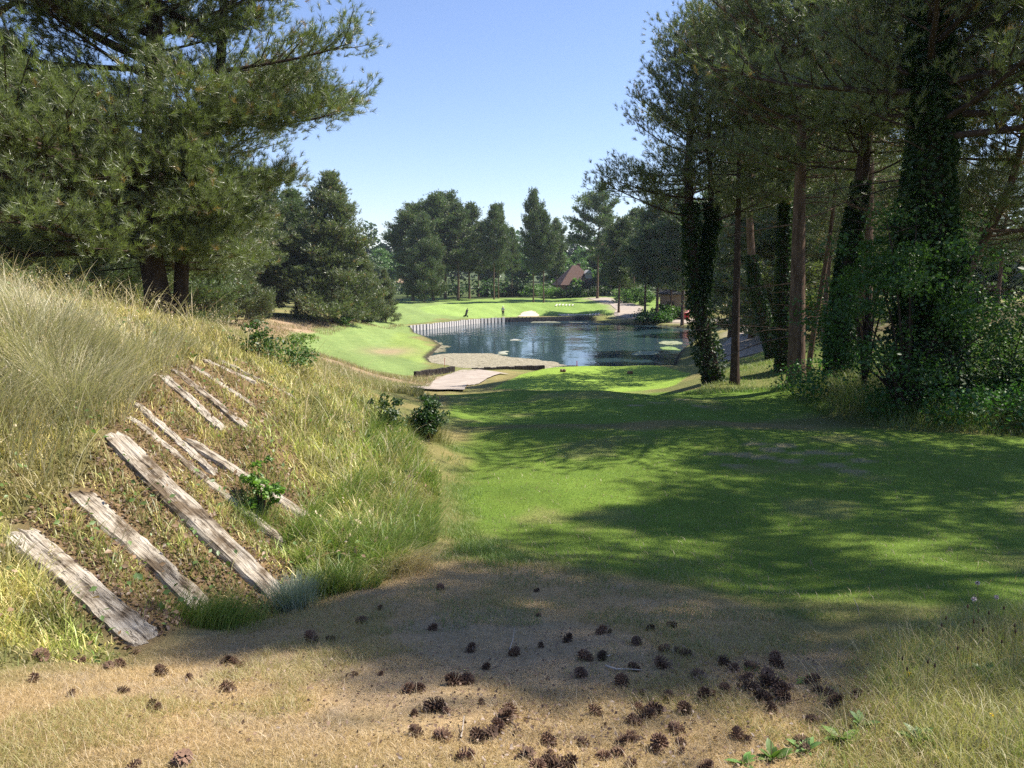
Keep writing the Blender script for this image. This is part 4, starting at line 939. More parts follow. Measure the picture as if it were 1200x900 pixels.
def marker(px, py, lab):
    p = at_y(px, py, 35.5); r = empty('tee_marker', (p[0], p[1], h1(p[0], p[1]))); tag(r, lab, 'tee marker', 'red brown tee markers on the lower tee')
    b = MB(); b.tube([(0,0,-.05),(0,0,.03),(0,0,.09),(0,0,.13),(0,0,.15)], [.05,.07,.075,.05,.01], 12); b.build('head', M['cone'], r, smooth=True)
    c = MB(); c.tube([(0,0,-.12),(0,0,-.04)], [.015,.015], 6); c.build('spike', M['slate'], r)
for q in [(658,439,'left marker of the left pair on the sunny lower tee'),(661.3,439,'right marker of the left pair on the sunny lower tee'),(736.8,436.5,'left marker of the right pair on the sunny lower tee'),(740,436.5,'right marker of the right pair on the sunny lower tee')]: marker(*q)
for px, py, lab in [(521,428,'thin dark stake at the water edge left of the beam'),(676,429.5,'thin dark stake behind the lower tee centre')]:
    p = at_y(px, py, 60 if px < 600 else 39.4); b = MB(); b.tube([(0,0,-.2),(0,0,.75 if px<600 else .3)], [.02,.02], 6); o = b.build('marker_stake', M['red']); o.location = (p[0], p[1], h1(p[0], p[1])); tag(o, lab, 'stake')

# ------------------------------------------------------------------ lily pads
def pads(poly, n, r, seed, label, c=(.42, .40, .27), name='lily_pads'):
    rg = np.random.default_rng(seed); poly = np.array([at_z(a, b_, WATER)[:2] for a, b_ in poly]); lo = poly.min(0); hi = poly.max(0)
    q = rg.uniform(lo, hi, (n * 4, 2)); q = q[(sdist(poly, q[:, 0], q[:, 1]) < (vnoise(q[:, 0] * .9, q[:, 1] * .5) - .3) * 1.0)][:n]
    n = len(q); k = 9; th = np.linspace(.25, 6.03, k); rr = r * rg.uniform(.6, 1.4, (n, 1)); a0 = rg.random((n, 1)) * 6.28
    V = np.empty((n, k + 1, 3)); z = WATER + .012 + rg.random(n) * .02
    V[:, 0, :2] = q; V[:, 0, 2] = z; V[:, 1:, 0] = q[:, :1] + rr * np.cos(th + a0); V[:, 1:, 1] = q[:, 1:] + rr * np.sin(th + a0); V[:, 1:, 2] = z[:, None] + rg.random((n, k)) * .008
    i = np.arange(n)[:, None] * (k + 1); F = np.concatenate([np.concatenate([i, i + j, i + j + 1], 1) for j in range(1, k)], 0)
    m = rg.random((n, 1)); cols = np.array(c) * (.85 + .3 * m)
    o = mesh_obj(name, V.reshape(-1, 3), F, M['grass'], col=np.repeat(cols, k + 1, 0)); return tag(o, label, 'lily pads', kind='stuff')
pads([(500,425),(504,418),(535,414.5),(570,414.5),(600,419),(640,424.5),(660,428),(700,432),(640,436),(560,436),(510,430)], 15000, .13, 1, 'wide mat of pale lily pads and weed along the near shore', (.47,.42,.31))
pads([(508,398),(518,404),(522,412),(510,414),(500,410)], 260, .22, 2, 'narrow fringe of weed by the left shore', (.36,.33,.22))
pads([(742,415),(750,412),(768,412),(770,414),(762,416),(745,416.5)], 300, .25, 3, 'bright floating lily patch nearest the ivy fork', (.46,.5,.34))
pads([(774,402.5),(782,400),(794,400.5),(796,402.5),(786,404)], 160, .25, 4, 'bright floating lily patch farther from the ivy fork', (.42,.45,.3))
pads([(776,408),(786,406),(792,409),(784,411)], 120, .25, 5, 'greenish lily patch between the two bright ones', (.3,.42,.16))
pads([(624,376.9),(650,376.8),(655,378),(630,378.3)], 200, .3, 6, 'pale weed streak under the far retaining wall, left', (.3,.31,.24))
pads([(668,377.5),(715,379.5),(712,381),(672,379)], 300, .3, 7, 'pale weed streak under the far retaining wall, right', (.3,.31,.24))
pads([(600,398),(609,397.6),(609,399),(601,399.3)], 20, .25, 8, 'tiny white lily patch in the middle of the pond', (.6,.6,.55))
pads([(585,412.5),(592,412),(593,415.5),(585,415.5)], 30, .25, 9, 'small lily patch beside the near weed mat', (.55,.55,.45))
#@@PART4
# ------------------------------------------------------------------ grasses
def blades(name, x, y, h, w, bend, cols, rg, label, cat, segs=3, z0=None, az=None, kind='stuff', mat='grass'):
    n = len(x); z = H(x, y) if z0 is None else z0
    a = rg.random(n) * 6.283 if az is None else az
    sa = a + 1.57 + rg.normal(0, .9, n); D = np.stack([np.cos(a), np.sin(a), np.zeros(n)], 1); S = np.stack([np.cos(sa), np.sin(sa), np.zeros(n)], 1)
    B = np.stack([x, y, z - .01], 1); L_ = []; ts = np.linspace(0, 1, segs + 1)
    for i, t in enumerate(ts):
        hor = (h * bend * t ** 1.7)[:, None]; ver = (h * t * np.sqrt(np.clip(1 - (bend * t * .85) ** 2, .02, 1)))
        c = B + D * hor; c[:, 2] += ver
        if i < segs: ww = (w * (1 - .65 * t) * .5)[:, None]; L_ += [c - S * ww, c + S * ww]
        else: L_.append(c)
    V = np.stack(L_, 1); m = 2 * segs + 1; i = np.arange(n)[:, None] * m; F = []
    for k in range(segs - 1): F += [i + [2*k, 2*k+1, 2*k+3], i + [2*k, 2*k+3, 2*k+2]]
    F.append(i + [2*segs-2, 2*segs-1, 2*segs])
    o = mesh_obj(name, V.reshape(-1, 3), np.concatenate(F, 0), M[mat], col=np.repeat(cols, m, 0))
    if kind: tag(o, label, cat, kind=kind)
    return o
def scatter(poly, n, rg, k0=3.0):
    """random points in a polygon, thinning with distance from the viewer"""
    poly = np.asarray(poly)[:, :2]; lo = poly.min(0); hi = poly.max(0)
    v0, v1 = math.log(max(lo[1], 1) + k0), math.log(hi[1] + k0); out = []
    got = 0
    while got < n:
        yy = np.exp(rg.uniform(v0, v1, n)) - k0; u = rg.uniform(-1.3, 1.3, n); xx = u * (yy + k0)
        ok = sdist(poly, xx, yy) < 0; out.append(np.stack([xx[ok], yy[ok]], 1)); got += ok.sum()
    q = np.vstack(out)[:n]; return q[:, 0], q[:, 1]
def cmix(*cw):
    tot = sum(w for _, w in cw); return sum(np.array(c)[None] * (w / tot)[:, None] for c, w in cw)
STRAW = (.52, .40, .21); DRYG = (.34, .31, .13); FRESH = (.15, .25, .045); YEL = (.30, .33, .085); OLIVE = (.16, .17, .06); RED = (.26, .13, .07); SILV = (.40, .42, .33)
rg = np.random.default_rng(77)
def sleeper_dist(x, y):
    d = np.full(len(x), 9.0)
    for A, B, w in SLEEP:
        e = (B - A)[:2]; t = np.clip(((x - A[0]) * e[0] + (y - A[1]) * e[1]) / (e @ e), 0, 1)
        d = np.minimum(d, np.hypot(x - A[0] - t * e[0], y - A[1] - t * e[1]) - w / 2)
    return d
# bank: fine meadow grass
x, y = scatter(Z['bank'], 210000, rg, 2.0)
ds = sleeper_dist(x, y); inS = sdist(Z['sleepers'], x, y)
pat = fbm(x * 1.1, y * 1.1); pat2 = fbm(x * 3.1 + 9, y * 3.1); bx_ = sstep(-3.4, -1.4, x)   # lusher towards the tee
keep = (ds > .015 - .06 * (rg.random(len(x)) < .22)) & ((inS > 0) | (rg.random(len(x)) < .7 + .4 * (pat2 > .45))); x = x[keep]; y = y[keep]; ds = ds[keep]; inS = inS[keep]; pat = pat[keep]; pat2 = pat2[keep]; bx_ = bx_[keep]
edge = np.clip(-sdist(Z['bank'], x, y) / .5, .25, 1)
h = (.06 + .17 * rg.random(len(x)) ** 1.6 + .14 * sstep(.45, .65, pat) * rg.random(len(x))) * np.where(inS < 0, np.clip(.6 + ds * .9, .6, .85), 1) * edge
near_s = np.clip(np.abs(ds) / .12, .6, 1); h *= near_s
h *= .8 + .45 * bx_ * (inS > 0)
wt = rg.random(len(x))
col = rg.uniform(.55, 1.5, (len(x), 1)) * (.65 + .8 * sstep(.35, .65, fbm(x * 4.5 + 3, y * 4.5)))[:, None] * np.array([1.12, 1.12, 1.0]) * cmix((STRAW, .15 + .9 * (wt > .72) + .5 * (pat2 > .55)), (FRESH, .1 + 1.5 * (pat > .48) * bx_ * (wt < .6) + .4 * (pat2 < .42)), (YEL, .35 * (wt < .5) + .35 * bx_), (DRYG, .8 * (1 - bx_)), (STRAW, .5 * (1 - bx_)), (OLIVE, .3 * (inS < 0)), (RED, .10 * (1 - bx_) * (wt > .4)), (RED, .12 * (wt > .93) + .02 * (wt >= 0)))
blades('bank_grass', x, y, h, np.full(len(x), .0058) + .0006 * y, rg.uniform(.3, .99, len(x)), col, rg, 'long mixed green and straw coloured grass covering the left bank', 'grass')
# leaf litter and bark crumbs between the sleepers
x, y = scatter(Z['sleepers'], 9000, rg, 2.0); k = sleeper_dist(x, y) > -.02; x = x[k]; y = y[k]; lc = rg.random((len(x), 1))
tag(leaves('leaf_litter', np.stack([x, y, H(x, y) + .006 + .012 * rg.random(len(x))], 1), .03, rg, 'grass', flat=1.2, cols=np.array((.10, .055, .035)) * lc + np.array((.30, .20, .12)) * (1 - lc)), 'brown leaf litter and bark crumbs lying between the sleepers', 'leaf litter', kind='stuff')
x, y = scatter(Z['bank'], 16000, rg, 2.0); k = (fbm(x * 2.3 + 30, y * 2.3) > .50) & (sleeper_dist(x, y) > 0); x = x[k]; y = y[k]; lc = rg.random((len(x), 1)); cc = np.where(rg.random((len(x), 1)) < .6, np.array((.13, .21, .05)) * (.7 + .7 * lc), np.array((.30, .19, .10)) * (.6 + .7 * lc))
tag(leaves('bank_weeds', np.column_stack([x, y, H(x, y) + rg.uniform(.02, .2, len(x))]), .04, rg, 'grass', cols=cc), 'small green and rusty weed leaves mixed through the bank grass', 'weeds', kind='stuff')
# tall seeding grasses over the bank
x, y = scatter(Z['bank'], 26000, rg, 2.0); inS = sdist(Z['sleepers'], x, y); ds = sleeper_dist(x, y); k = (ds > .08) & ((inS > .1) | (rg.random(len(x)) < .12)) & (sdist(Z['bank'], x, y) < -.25); x = x[k]; y = y[k]
wt = rg.random(len(x)); col = cmix((STRAW, 1 + 0 * wt), ((.62, .55, .36), (wt > .5) * 1.0), (YEL, (wt < .3) * 1.2), (DRYG, (wt > .85) * 1.2))
blades('seeding_grass', x, y, (.12 + .42 * rg.random(len(x)) ** 1.5) * (.5 + 1.0 * sstep(.4, .62, fbm(x * 1.6, y * 1.6))), np.full(len(x), .0035) + .0004 * y, rg.uniform(.3, .98, len(x)), col, rg, 'tall thin straw coloured seeding stems above the bank grass', 'grass', segs=4, az=rg.normal(-.3, 2.0, len(x)))
# feathery seed heads on some of the stems
x, y = scatter(Z['bank'], 2600, rg, 2.0); k = (sdist(Z['sleepers'], x, y) > .05) & (sdist(Z['bank'], x, y) < -.25); x = x[k]; y = y[k]; n_ = len(x); hh = rg.uniform(.25, .5, n_); a_ = rg.random(n_) * 6.28; bn = rg.uniform(.2, .7, n_)
blades('seeding_grass', x, y, hh, np.full(n_, .003), bn, np.tile(np.array([(.5, .42, .25)]), (n_, 1)), rg, 'stems that carry feathery seed heads over the bank', 'grass', segs=4, az=a_)
t_ = rg.uniform(.78, 1.02, (n_, 9)); X_ = x[:, None] + np.cos(a_)[:, None] * (hh * bn)[:, None] * t_ ** 1.7; Y_ = y[:, None] + np.sin(a_)[:, None] * (hh * bn)[:, None] * t_ ** 1.7; Z_ = H(x, y)[:, None] + hh[:, None] * t_ * np.sqrt(1 - (bn[:, None] * t_ * .85) ** 2)
Pn = np.stack([X_.ravel(), Y_.ravel(), Z_.ravel()], 1) + rg.normal(0, .006, (X_.size, 3))
tag(leaves('seed_heads', Pn, .016, rg, 'grass', cols=np.array((.55, .44, .28)) * rg.uniform(.6, 1.3, (len(Pn), 1))), 'feathery straw coloured seed heads above the bank grass', 'seed heads', kind='stuff')
# lush clump at the lower right of the bank
pl = wpoly([(330,640),(420,560),(430,500),(500,530),(515,590),(505,650),(440,690),(370,700)]); x, y = scatter(pl, 30000, rg, 2.0); wt = rg.random(len(x)); pat = fbm(x * 2, y * 2)
col = rg.uniform(.7, 1.4, (len(x), 1)) * cmix((FRESH, 1.0 * (pat > .45) + .4), (YEL, 1.2 * (wt > .3)), (STRAW, 1.6 * (wt > .75) + .6 * (pat < .45)))
blades('lush_grass', x, y, (.07 + .2 * rg.random(len(x)) ** 1.3) * (.5 + 1.0 * sstep(.35, .62, pat)), np.full(len(x), .0055), rg.uniform(.45, .99, len(x)), col, rg, 'lush bright green grass where the bank meets the tee', 'grass', az=rg.normal(-.6, 1.2, len(x)))
# tussocks: marram at the top left, silvery and straw tufts at the toe
def tussock(px, py, n, hh, rad, cols, label, name='marram_grass', az=None, bend=(.2, .9), y0=1.0, w=.005, P=None):
    p = ground(px, py, y0) if P is None else P
    x = p[0] + rg.normal(0, rad, n); y = p[1] + rg.normal(0, rad, n); a = np.arctan2(y - p[1], x - p[0]) + rg.normal(0, .7, n) if az is None else rg.normal(az, .7, n)
    r = rg.random((n, 1)); c = np.array(cols[0]) * r + np.array(cols[1]) * (1 - r)
    o = blades(name, x, y, hh * rg.uniform(.55, 1.1, n), np.full(n, w), rg.uniform(*bend, n), c, rg, None, None, segs=4, az=a, kind=None)
    return tag(o, label, 'grass tussock', 'grass tussocks on the left bank')
MAR = ((.58, .50, .32), (.28, .28, .14))
for px, py, n, hh, rad, lab in [(85,480,1300,.62,.16,'tallest pale marram tussock in the middle of the bank top'),(20,420,1300,.55,.24,'bleached marram tussock at the left picture edge, highest on the bank'),(60,400,900,.5,.2,'marram tussock behind the tallest pale one'),
    (120,440,800,.5,.18,'marram tussock right of the tallest pale one'),(0,500,800,.55,.2,'drooping grey marram tussock low at the left picture edge'),(160,420,700,.42,.18,'marram tussock with stems arching to the right near the trunk'),(200,410,600,.38,.2,'short yellow marram tussock on the crest before the heath'),(25,380,900,.42,.3,'marram tussock on the skyline at the left edge')]:
    tussock(px, py, n, hh, rad, MAR, lab, az=(None if n % 200 else -.2), bend=(.3, .98), w=.006)
tussock(345, 712, 900, .24, .06, (SILV, (.2, .27, .2)), 'silvery blue grass tuft at the foot of the longest sleeper', 'grass_tuft', bend=(.1, .7), w=.004)
tussock(470, 668, 900, .26, .12, (STRAW, (.6, .5, .3)), 'bleached straw tuft drooping onto the dry ground at the bank foot', 'grass_tuft', az=-.6, bend=(.6, .98), w=.004)
tussock(250, 735, 1300, .26, .12, (FRESH, YEL), 'green grass tuft below the second sleeper', 'grass_tuft', az=-.3, bend=(.3, .9), w=.004)
tussock(300, 610, 500, .2, .08, (FRESH, YEL), 'fresh green tuft under the elder sprout', 'grass_tuft', w=.004)
tussock(500, 512, 700, .35, .16, (OLIVE, DRYG), 'rough dim tuft around the dark green shrub', 'grass_tuft', w=.006)

# dry thatch in the foreground
px_ = [(-150,905),(-150,790),(0,790),(150,770),(250,745),(350,715),(430,690),(500,655),(640,660),(800,690),(930,730),(1010,760),(1020,800),(960,905)]
pl = wpoly(px_); pl[0] = (-3.2, 1.9); pl[-1] = (1.4, 1.9)
x, y = scatter(pl, 240000, rg, 1.0); wt = rg.random(len(x)); pat = fbm(x * 2.2, y * 2.2); patg = fbm(x * 1.3 + 50, y * 1.3)
col = cmix((STRAW, .6 + wt * .6), ((.36, .26, .15), 1.2 * (wt < .35)), ((.62, .52, .34), 1.0 * (wt > .82)), (YEL, 1.6 * (patg > .56) * (rg.random(len(x)) < .6)), (FRESH, 1.2 * (patg > .6) * (rg.random(len(x)) < .35)))
bare = (sdist(Z['bare'], x, y) < .2) | (sdist(Z['bare2'], x, y) < .1); k = ~bare | (rg.random(len(x)) < .25) ; x, y, col, patg = x[k], y[k], col[k], patg[k]
blades('dry_thatch', x, y, rg.uniform(.015, .048, len(x)) * (1 + .5 * (patg > .58)), rg.uniform(.0012, .0026, len(x)), rg.uniform(.6, .99, len(x)), col * np.array([1.02, .95, .84]), rg, 'dry straw coloured thatch of dead grass across the foreground', 'dry grass', segs=2)
kk = rg.permutation(len(x))[:9000]; n_ = len(kk); lc = rg.random((n_, 1))
blades('loose_straw', x[kk], y[kk], rg.uniform(.04, .09, n_), np.full(n_, .0020), rg.uniform(.93, .998, n_), np.array((.62, .50, .32)) * lc + np.array((.20, .13, .08)) * (1 - lc), rg, 'loose straws and fallen brown pine needles strewn over the thatch', 'straw', segs=3)
pc = [ground(a_, b_) for a_, b_ in [(720,800),(800,830),(910,800),(590,850),(650,890),(500,830),(540,790),(700,760),(770,870),(950,810),(300,800),(850,790)]]
qq = np.vstack([rg.normal(0, .28, (260, 2)) + c_[:2] for c_ in pc]); lc = rg.random((len(qq), 1))
tag(leaves('bark_crumbs', np.column_stack([qq, H(qq[:, 0], qq[:, 1]) + .008 + .02 * rg.random(len(qq))]), .016, rg, 'grass', flat=1.0, cols=np.array((.09, .05, .03)) * lc + np.array((.34, .22, .14)) * (1 - lc)), 'crumbs of bark and loose cone scales among the pine cones', 'bark crumbs', kind='stuff')
pl = Z['tee']; x, y = scatter(pl, 5000, rg, 1.0); lc = rg.random((len(x), 1))
blades('fallen_needles', x, y, rg.uniform(.03, .08, len(x)), .0015 + .0006 * y, rg.uniform(.93, .995, len(x)), np.array((.42, .32, .18)) * lc + np.array((.16, .10, .05)) * (1 - lc), rg, 'fallen pine needles scattered over the tee', 'pine needles', segs=2)
# stray green and dry tufts across the border of turf and thatch
pl = wpoly([(500,640),(640,630),(800,655),(960,690),(1010,780),(900,800),(760,740),(600,735),(430,745),(420,700)]); x, y = scatter(pl, 30000, rg, 1.0); k = fbm(x * 3.5, y * 3.5) > .5; x = x[k]; y = y[k]; wt = rg.random(len(x))
blades('border_grass', x, y, rg.uniform(.02, .07, len(x)), np.full(len(x), .003), rg.uniform(.4, .97, len(x)), cmix((FRESH, .9 * (wt > .3)), (OLIVE, .5 + 0 * wt), (STRAW, .8 * (wt < .5))), rg, 'ragged green tufts where the turf meets the dry thatch', 'grass', segs=2)
# turf of the tee, lush edge
pl = np.array([ground(a, b_)[:2] for a, b_ in [(515,650),(500,660),(640,655),(800,685),(930,725),(1100,735),(1300,735),(1300,560),(1200,520),(900,510),(530,515),(520,560)]])
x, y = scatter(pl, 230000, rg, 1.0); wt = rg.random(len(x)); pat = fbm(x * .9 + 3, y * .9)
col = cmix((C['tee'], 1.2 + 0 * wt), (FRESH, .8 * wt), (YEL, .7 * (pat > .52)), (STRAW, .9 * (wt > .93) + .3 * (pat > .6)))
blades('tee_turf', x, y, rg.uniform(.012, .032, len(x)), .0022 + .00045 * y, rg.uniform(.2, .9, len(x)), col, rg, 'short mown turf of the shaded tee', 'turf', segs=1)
pl = wpoly([(505,655),(520,560),(515,520),(545,520),(560,560),(575,620),(640,665),(560,668)]); x, y = scatter(pl, 30000, rg, 1.0); k = rg.random(len(x)) < np.clip((-sdist(pl, x, y) + (fbm(x * 3, y * 3) - .5) * .8) / .45, 0, 1); x = x[k]; y = y[k]; wt = rg.random(len(x))
blades('semi_rough', x, y, rg.uniform(.03, .09, len(x)), np.full(len(x), .004), rg.uniform(.3, .9, len(x)), cmix((FRESH, 1.5 + 0 * wt), (YEL, .8 * wt), (STRAW, 1.0 * (wt > .92))), rg, 'bright green longer grass between bank and tee', 'grass', segs=2)
# rough in the lower right corner
pl = np.array([ground(a, b_)[:2] for a, b_ in [(1000,745),(960,800),(900,860),(860,905),(1300,905),(1300,710),(1130,712)]]); pl[3] = (.55, 1.9); pl[4] = (3, 1.9)
x, y = scatter(pl, 60000, rg, 1.0); d = -sdist(pl, x, y); wt = rg.random(len(x)); pat = fbm(x * 3, y * 3); up = sstep(.0, .8, x - 1.0 + (3.2 - y) * .25)
hh = (.025 + .11 * rg.random(len(x)) ** 2 * (.4 + pat)) * (.35 + up) * np.clip(.3 + d * 2.5, .3, 1)
col = cmix((YEL, .5 + .6 * (wt < .4)), (FRESH, 1.0 * (pat > .47) * (wt < .6)), (STRAW, .3 + .9 * (wt > .6)), ((.34, .22, .12), .8 * (wt > .9)), ((.24, .40, .05), 1.3 * (y > 4.1)))
blades('corner_rough', x, y, hh, rg.uniform(.002, .004, len(x)), rg.uniform(.3, .98, len(x)), col, rg, 'mixed green and dry rough grass in the lower right corner', 'grass')
x, y = scatter(pl, 1100, rg, 1.0); k = x > 1.2; x = x[k]; y = y[k]
blades('dry_stems', x, y, rg.uniform(.12, .24, len(x)), np.full(len(x), .0022), rg.uniform(.3, .98, len(x)), np.tile(np.array([(.45, .38, .22)]), (len(x), 1)) * rg.uniform(.6, 1.2, (len(x), 1)), rg, 'thin dry stems standing in the corner rough', 'grass', segs=4)
# right bank undergrowth
pl = np.array([ground(a, b_)[:2] for a, b_ in [(960,487),(1000,497),(1060,505),(1200,512),(1350,512)]] + [(22, 16), (18, 22), (9, 21), (6.5, 19.5)])
x, y = scatter(pl, 60000, rg, 3.0); wt = rg.random(len(x)); pat = fbm(x * .9, y * .9)
col = cmix((FRESH, 1.2 * (pat > .42) + .3), (OLIVE, .9 + 0 * wt), (DRYG, .6 * (wt > .6)), (STRAW, .5 * (wt > .9)))
dd = np.clip(-sdist(pl, x, y) / .8, .3, 1)
blades('slope_grass', x, y, rg.uniform(.15, .6, len(x)) * (.6 + pat) * dd, np.full(len(x), .009), rg.uniform(.25, .95, len(x)), col, rg, 'long shaded grass on the slope under the right hand trees', 'grass')
x, y = scatter(pl, 15000, rg, 3.0); k = fbm(x * .8 + 4, y * .8) > .5; x = x[k]; y = y[k]; x = np.repeat(x, 3); y = np.repeat(y, 3)
Pn = np.stack([x + rg.normal(0, .08, len(x)), y + rg.normal(0, .08, len(x)), H(x, y) + rg.uniform(.1, .7, len(x))], 1)
tag(leaves('undergrowth', Pn, .085, rg, 'leaf', cols=np.array([.6, .8, .6]) * rg.uniform(.6, 1.4, (len(Pn), 1))), 'nettles and leafy undergrowth on the shaded right slope', 'undergrowth', kind='stuff')
# rough around the right trunks and beyond
pl = np.array([at_y(*q)[:2] for q in [(800,462,20),(860,458,20),(990,470,18),(1050,440,24),(1000,405,34),(900,410,48),(860,432,40)]]); x, y = scatter(pl, 26000, rg, 3.0); wt = rg.random(len(x)); pat = fbm(x * .5, y * .5)
blades('wood_edge_grass', x, y, rg.uniform(.05, .2, len(x)) * (.5 + pat), np.full(len(x), .012), rg.uniform(.25, .95, len(x)), cmix((FRESH, 1 + 0 * wt), (DRYG, .9 * (pat > .5)), (STRAW, .7 * (wt > .8))), rg, 'rough grass around the feet of the right hand trunks', 'grass')
# heath and path-side roughs, lower left
def rough(poly, n, h0, h1_, w, label, cw, name='heath_grass'):
    x, y = scatter(poly, n, rg, 3.0); wt = rg.random(len(x)); pat = fbm(x * .3, y * .3)
    k = (pat > .38) & (sdist(PATHP, x, y) > .1); x, y, wt, pat = x[k], y[k], wt[k], pat[k]
    blades(name, x, y, rg.uniform(h0, h1_, len(x)), np.full(len(x), w), rg.uniform(.25, .95, len(x)), cw(wt, pat), rg, label, 'grass', segs=2)
rough(Z['heath'], 14000, .1, .45, .035, 'brown heath grass in front of the left pines', lambda w, p: cmix(((.36, .25, .17), 1 + 0 * w), (DRYG, .8 * (w > .5)), (YEL, .6 * (p > .55))))
rough(Z['heath2'], 16000, .08, .4, .02, 'brown and green rough beside the gravel path', lambda w, p: cmix(((.36, .27, .18), .8 + 0 * w), (YEL, .9 * (w > .5)), (FRESH, .6 * (p > .5))))
bk = np.array([at_y(*q)[:2] for q in [(200,410,24),(330,440,24),(440,470,20),(500,475,18),(480,465,30),(420,455,36),(330,425,46),(220,400,44)]])
rough(bk, 30000, .1, .4, .016, 'rough meadow grass falling away behind the bank', lambda w, p: cmix((DRYG, .8 + 0 * w), (FRESH, .7 * (w > .5)), (STRAW, .6 * (p > .5))), 'meadow_grass')

# small yellow flowers on the bank
for i, (px, py) in enumerate([(398,512),(425,505),(455,522),(380,528),(440,546),(410,560),(465,500),(360,600),(300,515)]):
    pass
# ------------------------------------------------------------------ leafy weeds lower right, flowers
def weed(px, py, n, h, lab, tint, seed):
    rr = np.random.default_rng(seed); p = ground(px, py); r = empty('leafy_weed', tuple(p)); tag(r, lab, 'weed', 'leafy weeds in the lower right corner')
    tl = []; V = []; F = []; c = 0
    for i in range(n):
        az = rr.random() * 6.28; e = rr.uniform(.3, 1.2); l = h * rr.uniform(.5, 1.1); w = l * .16
        d = np.array([math.cos(az) * math.cos(e), math.sin(az) * math.cos(e), math.sin(e)]); s = np.array([-math.sin(az), math.cos(az), 0]); dn = np.array([0, 0, -1])
        pts = [d * l * t + dn * l * .35 * t * t for t in (0, .35, .7, 1)]; ws = [.15, 1, .75, 0]
        for q, ww in zip(pts, ws): V += [q - s * w * ww, q + np.array([0, 0, -.15 * w * ww]), q + s * w * ww]
        for k in range(3):
            b0 = c + k * 3; F += [(b0, b0+1, b0+4, b0+3), (b0+1, b0+2, b0+5, b0+4)]
        c += 12
    cols = np.repeat(np.array(tint) * rr.uniform(.7, 1.25, (n, 1)), 12, 0)
    mesh_obj('leaf_rosette', np.array(V), F, M['leaf'], r, cols, smooth=True)
    tl = [(polyline((0, 0, -.02), (0, 0, 1), h * .8, 3, 0, .1, rr), np.full(4, .002), 4)]; tubes('stem', tl, M['stalk'], r)
for i, q in enumerate([(905,890,16,.10,'bright green narrow leaved weed at the bottom edge, leftmost',(1.6,1.5,1.0)),(945,880,14,.09,'pale felted weed right of the bottom cone pair',(1.9,1.8,1.9)),(985,868,18,.10,'yellow green weed with folded leaves near the bottom',(1.8,1.7,.9)),(1010,850,14,.09,'grey felted weed with upright leaves',(2.0,1.9,2.0)),
    (1150,790,20,.12,'dark green tuft shaped weed near the flower stalks',(1.0,1.1,.9)),(1080,870,16,.10,'green weed below the yellow flower',(1.3,1.3,.9)),(945,800,14,.07,'small green weed touching the cone pair',(1.3,1.4,.8)),(870,895,12,.07,'tiny weed with round pale leaves at the bottom edge',(1.6,1.7,1.3))]): weed(*q, seed=300 + i)
def flower(px, py, top, lab, kind):
    p = ground(px, py); hh = at_y(px, top, p[1])[2] - p[2]; r = empty('wild_flower', tuple(p)); tag(r, lab, 'flower', 'wild flowers in the lower right corner')
    lean = rg.normal(0, .02, 2); tubes('stem', [(np.array([[0, 0, -.01], [lean[0] * .5, lean[1] * .5, hh * .5], [lean[0], lean[1], hh]]), np.array([.0014, .0012, .001]), 5)], M['stalk'] if kind != 'clover' else M['stalk'], r)
    V, F, _ = None, None, None
    n = 130 if kind == 'clover' else 26
    if kind == 'clover':
        d = rg.normal(0, 1, (n, 3)); d /= np.linalg.norm(d, axis=1)[:, None]; V, F, _ = needles(np.tile(np.array([[lean[0], lean[1], hh]]), (n, 1)), d, 2, .014, .0045, rg, .3); mesh_obj('flower_head', V, F, M['fluff'], r)
    else:
        th = np.arange(n) / n * 6.283; d = np.stack([np.cos(th), np.sin(th), np.full(n, .35)], 1); V, F, _ = needles(np.tile(np.array([[lean[0], lean[1], hh]]), (n, 1)), d / np.linalg.norm(d, axis=1)[:, None], 2, .013, .006, rg, .25); mesh_obj('flower_head', V, F, M['yellow'], r)
flower(1148, 780, 689, 'tallest white clover head against the dark tee', 'clover'); flower(1171, 785, 704, 'pinkish white clover head right of the tallest one', 'clover'); flower(1138, 790, 705, 'small white flower left of the tallest clover head', 'clover')
flower(1160, 850, 836, 'yellow flower low in the corner rough', 'y'); flower(1070, 800, 788, 'yellow flower among the dry stems', 'y'); flower(1096, 895, 884, 'yellow flower at the bottom edge', 'y')
PLT = [(1112,765,722),(1127,790,712),(1129,800,724),(1149,795,735),(1148,760,716),(1157,760,716),(1177,770,712),(1185,800,735),(1090,770,728),(1068,812,780),(1086,815,775),(1092,820,780),(1172,780,748),(1117,800,757),(1182,790,730),(1058,800,770)]
for i, (px, py, top) in enumerate(PLT):
    p = ground(px, py); hh = at_y(px, top, p[1])[2] - p[2]; r = empty('plantain_stalk', tuple(p)); tag(r, f'thin plantain stalk with dark seed head, {["first","second","third","fourth","fifth","sixth","seventh","eighth","ninth","tenth","eleventh","twelfth","thirteenth","fourteenth","fifteenth","sixteenth"][sorted(range(len(PLT)), key=lambda k: PLT[k][0]).index(i)]} from the left', 'plantain', 'plantain stalks in the lower right corner')
    l = rg.normal(0, .015, 2); tubes('stalk', [(np.array([[0, 0, -.01], [l[0] * .4, l[1] * .4, hh * .5], [l[0], l[1], hh - .02]]), np.array([.0013, .0012, .001]), 5)], M['stalk'], r)
    tubes('seed_head', [(np.array([[l[0], l[1], hh - .022], [l[0], l[1], hh - .015], [l[0], l[1], hh - .005], [l[0], l[1], hh]]), np.array([.001, .0045, .004, .001]), 7)], M['seed'], r)
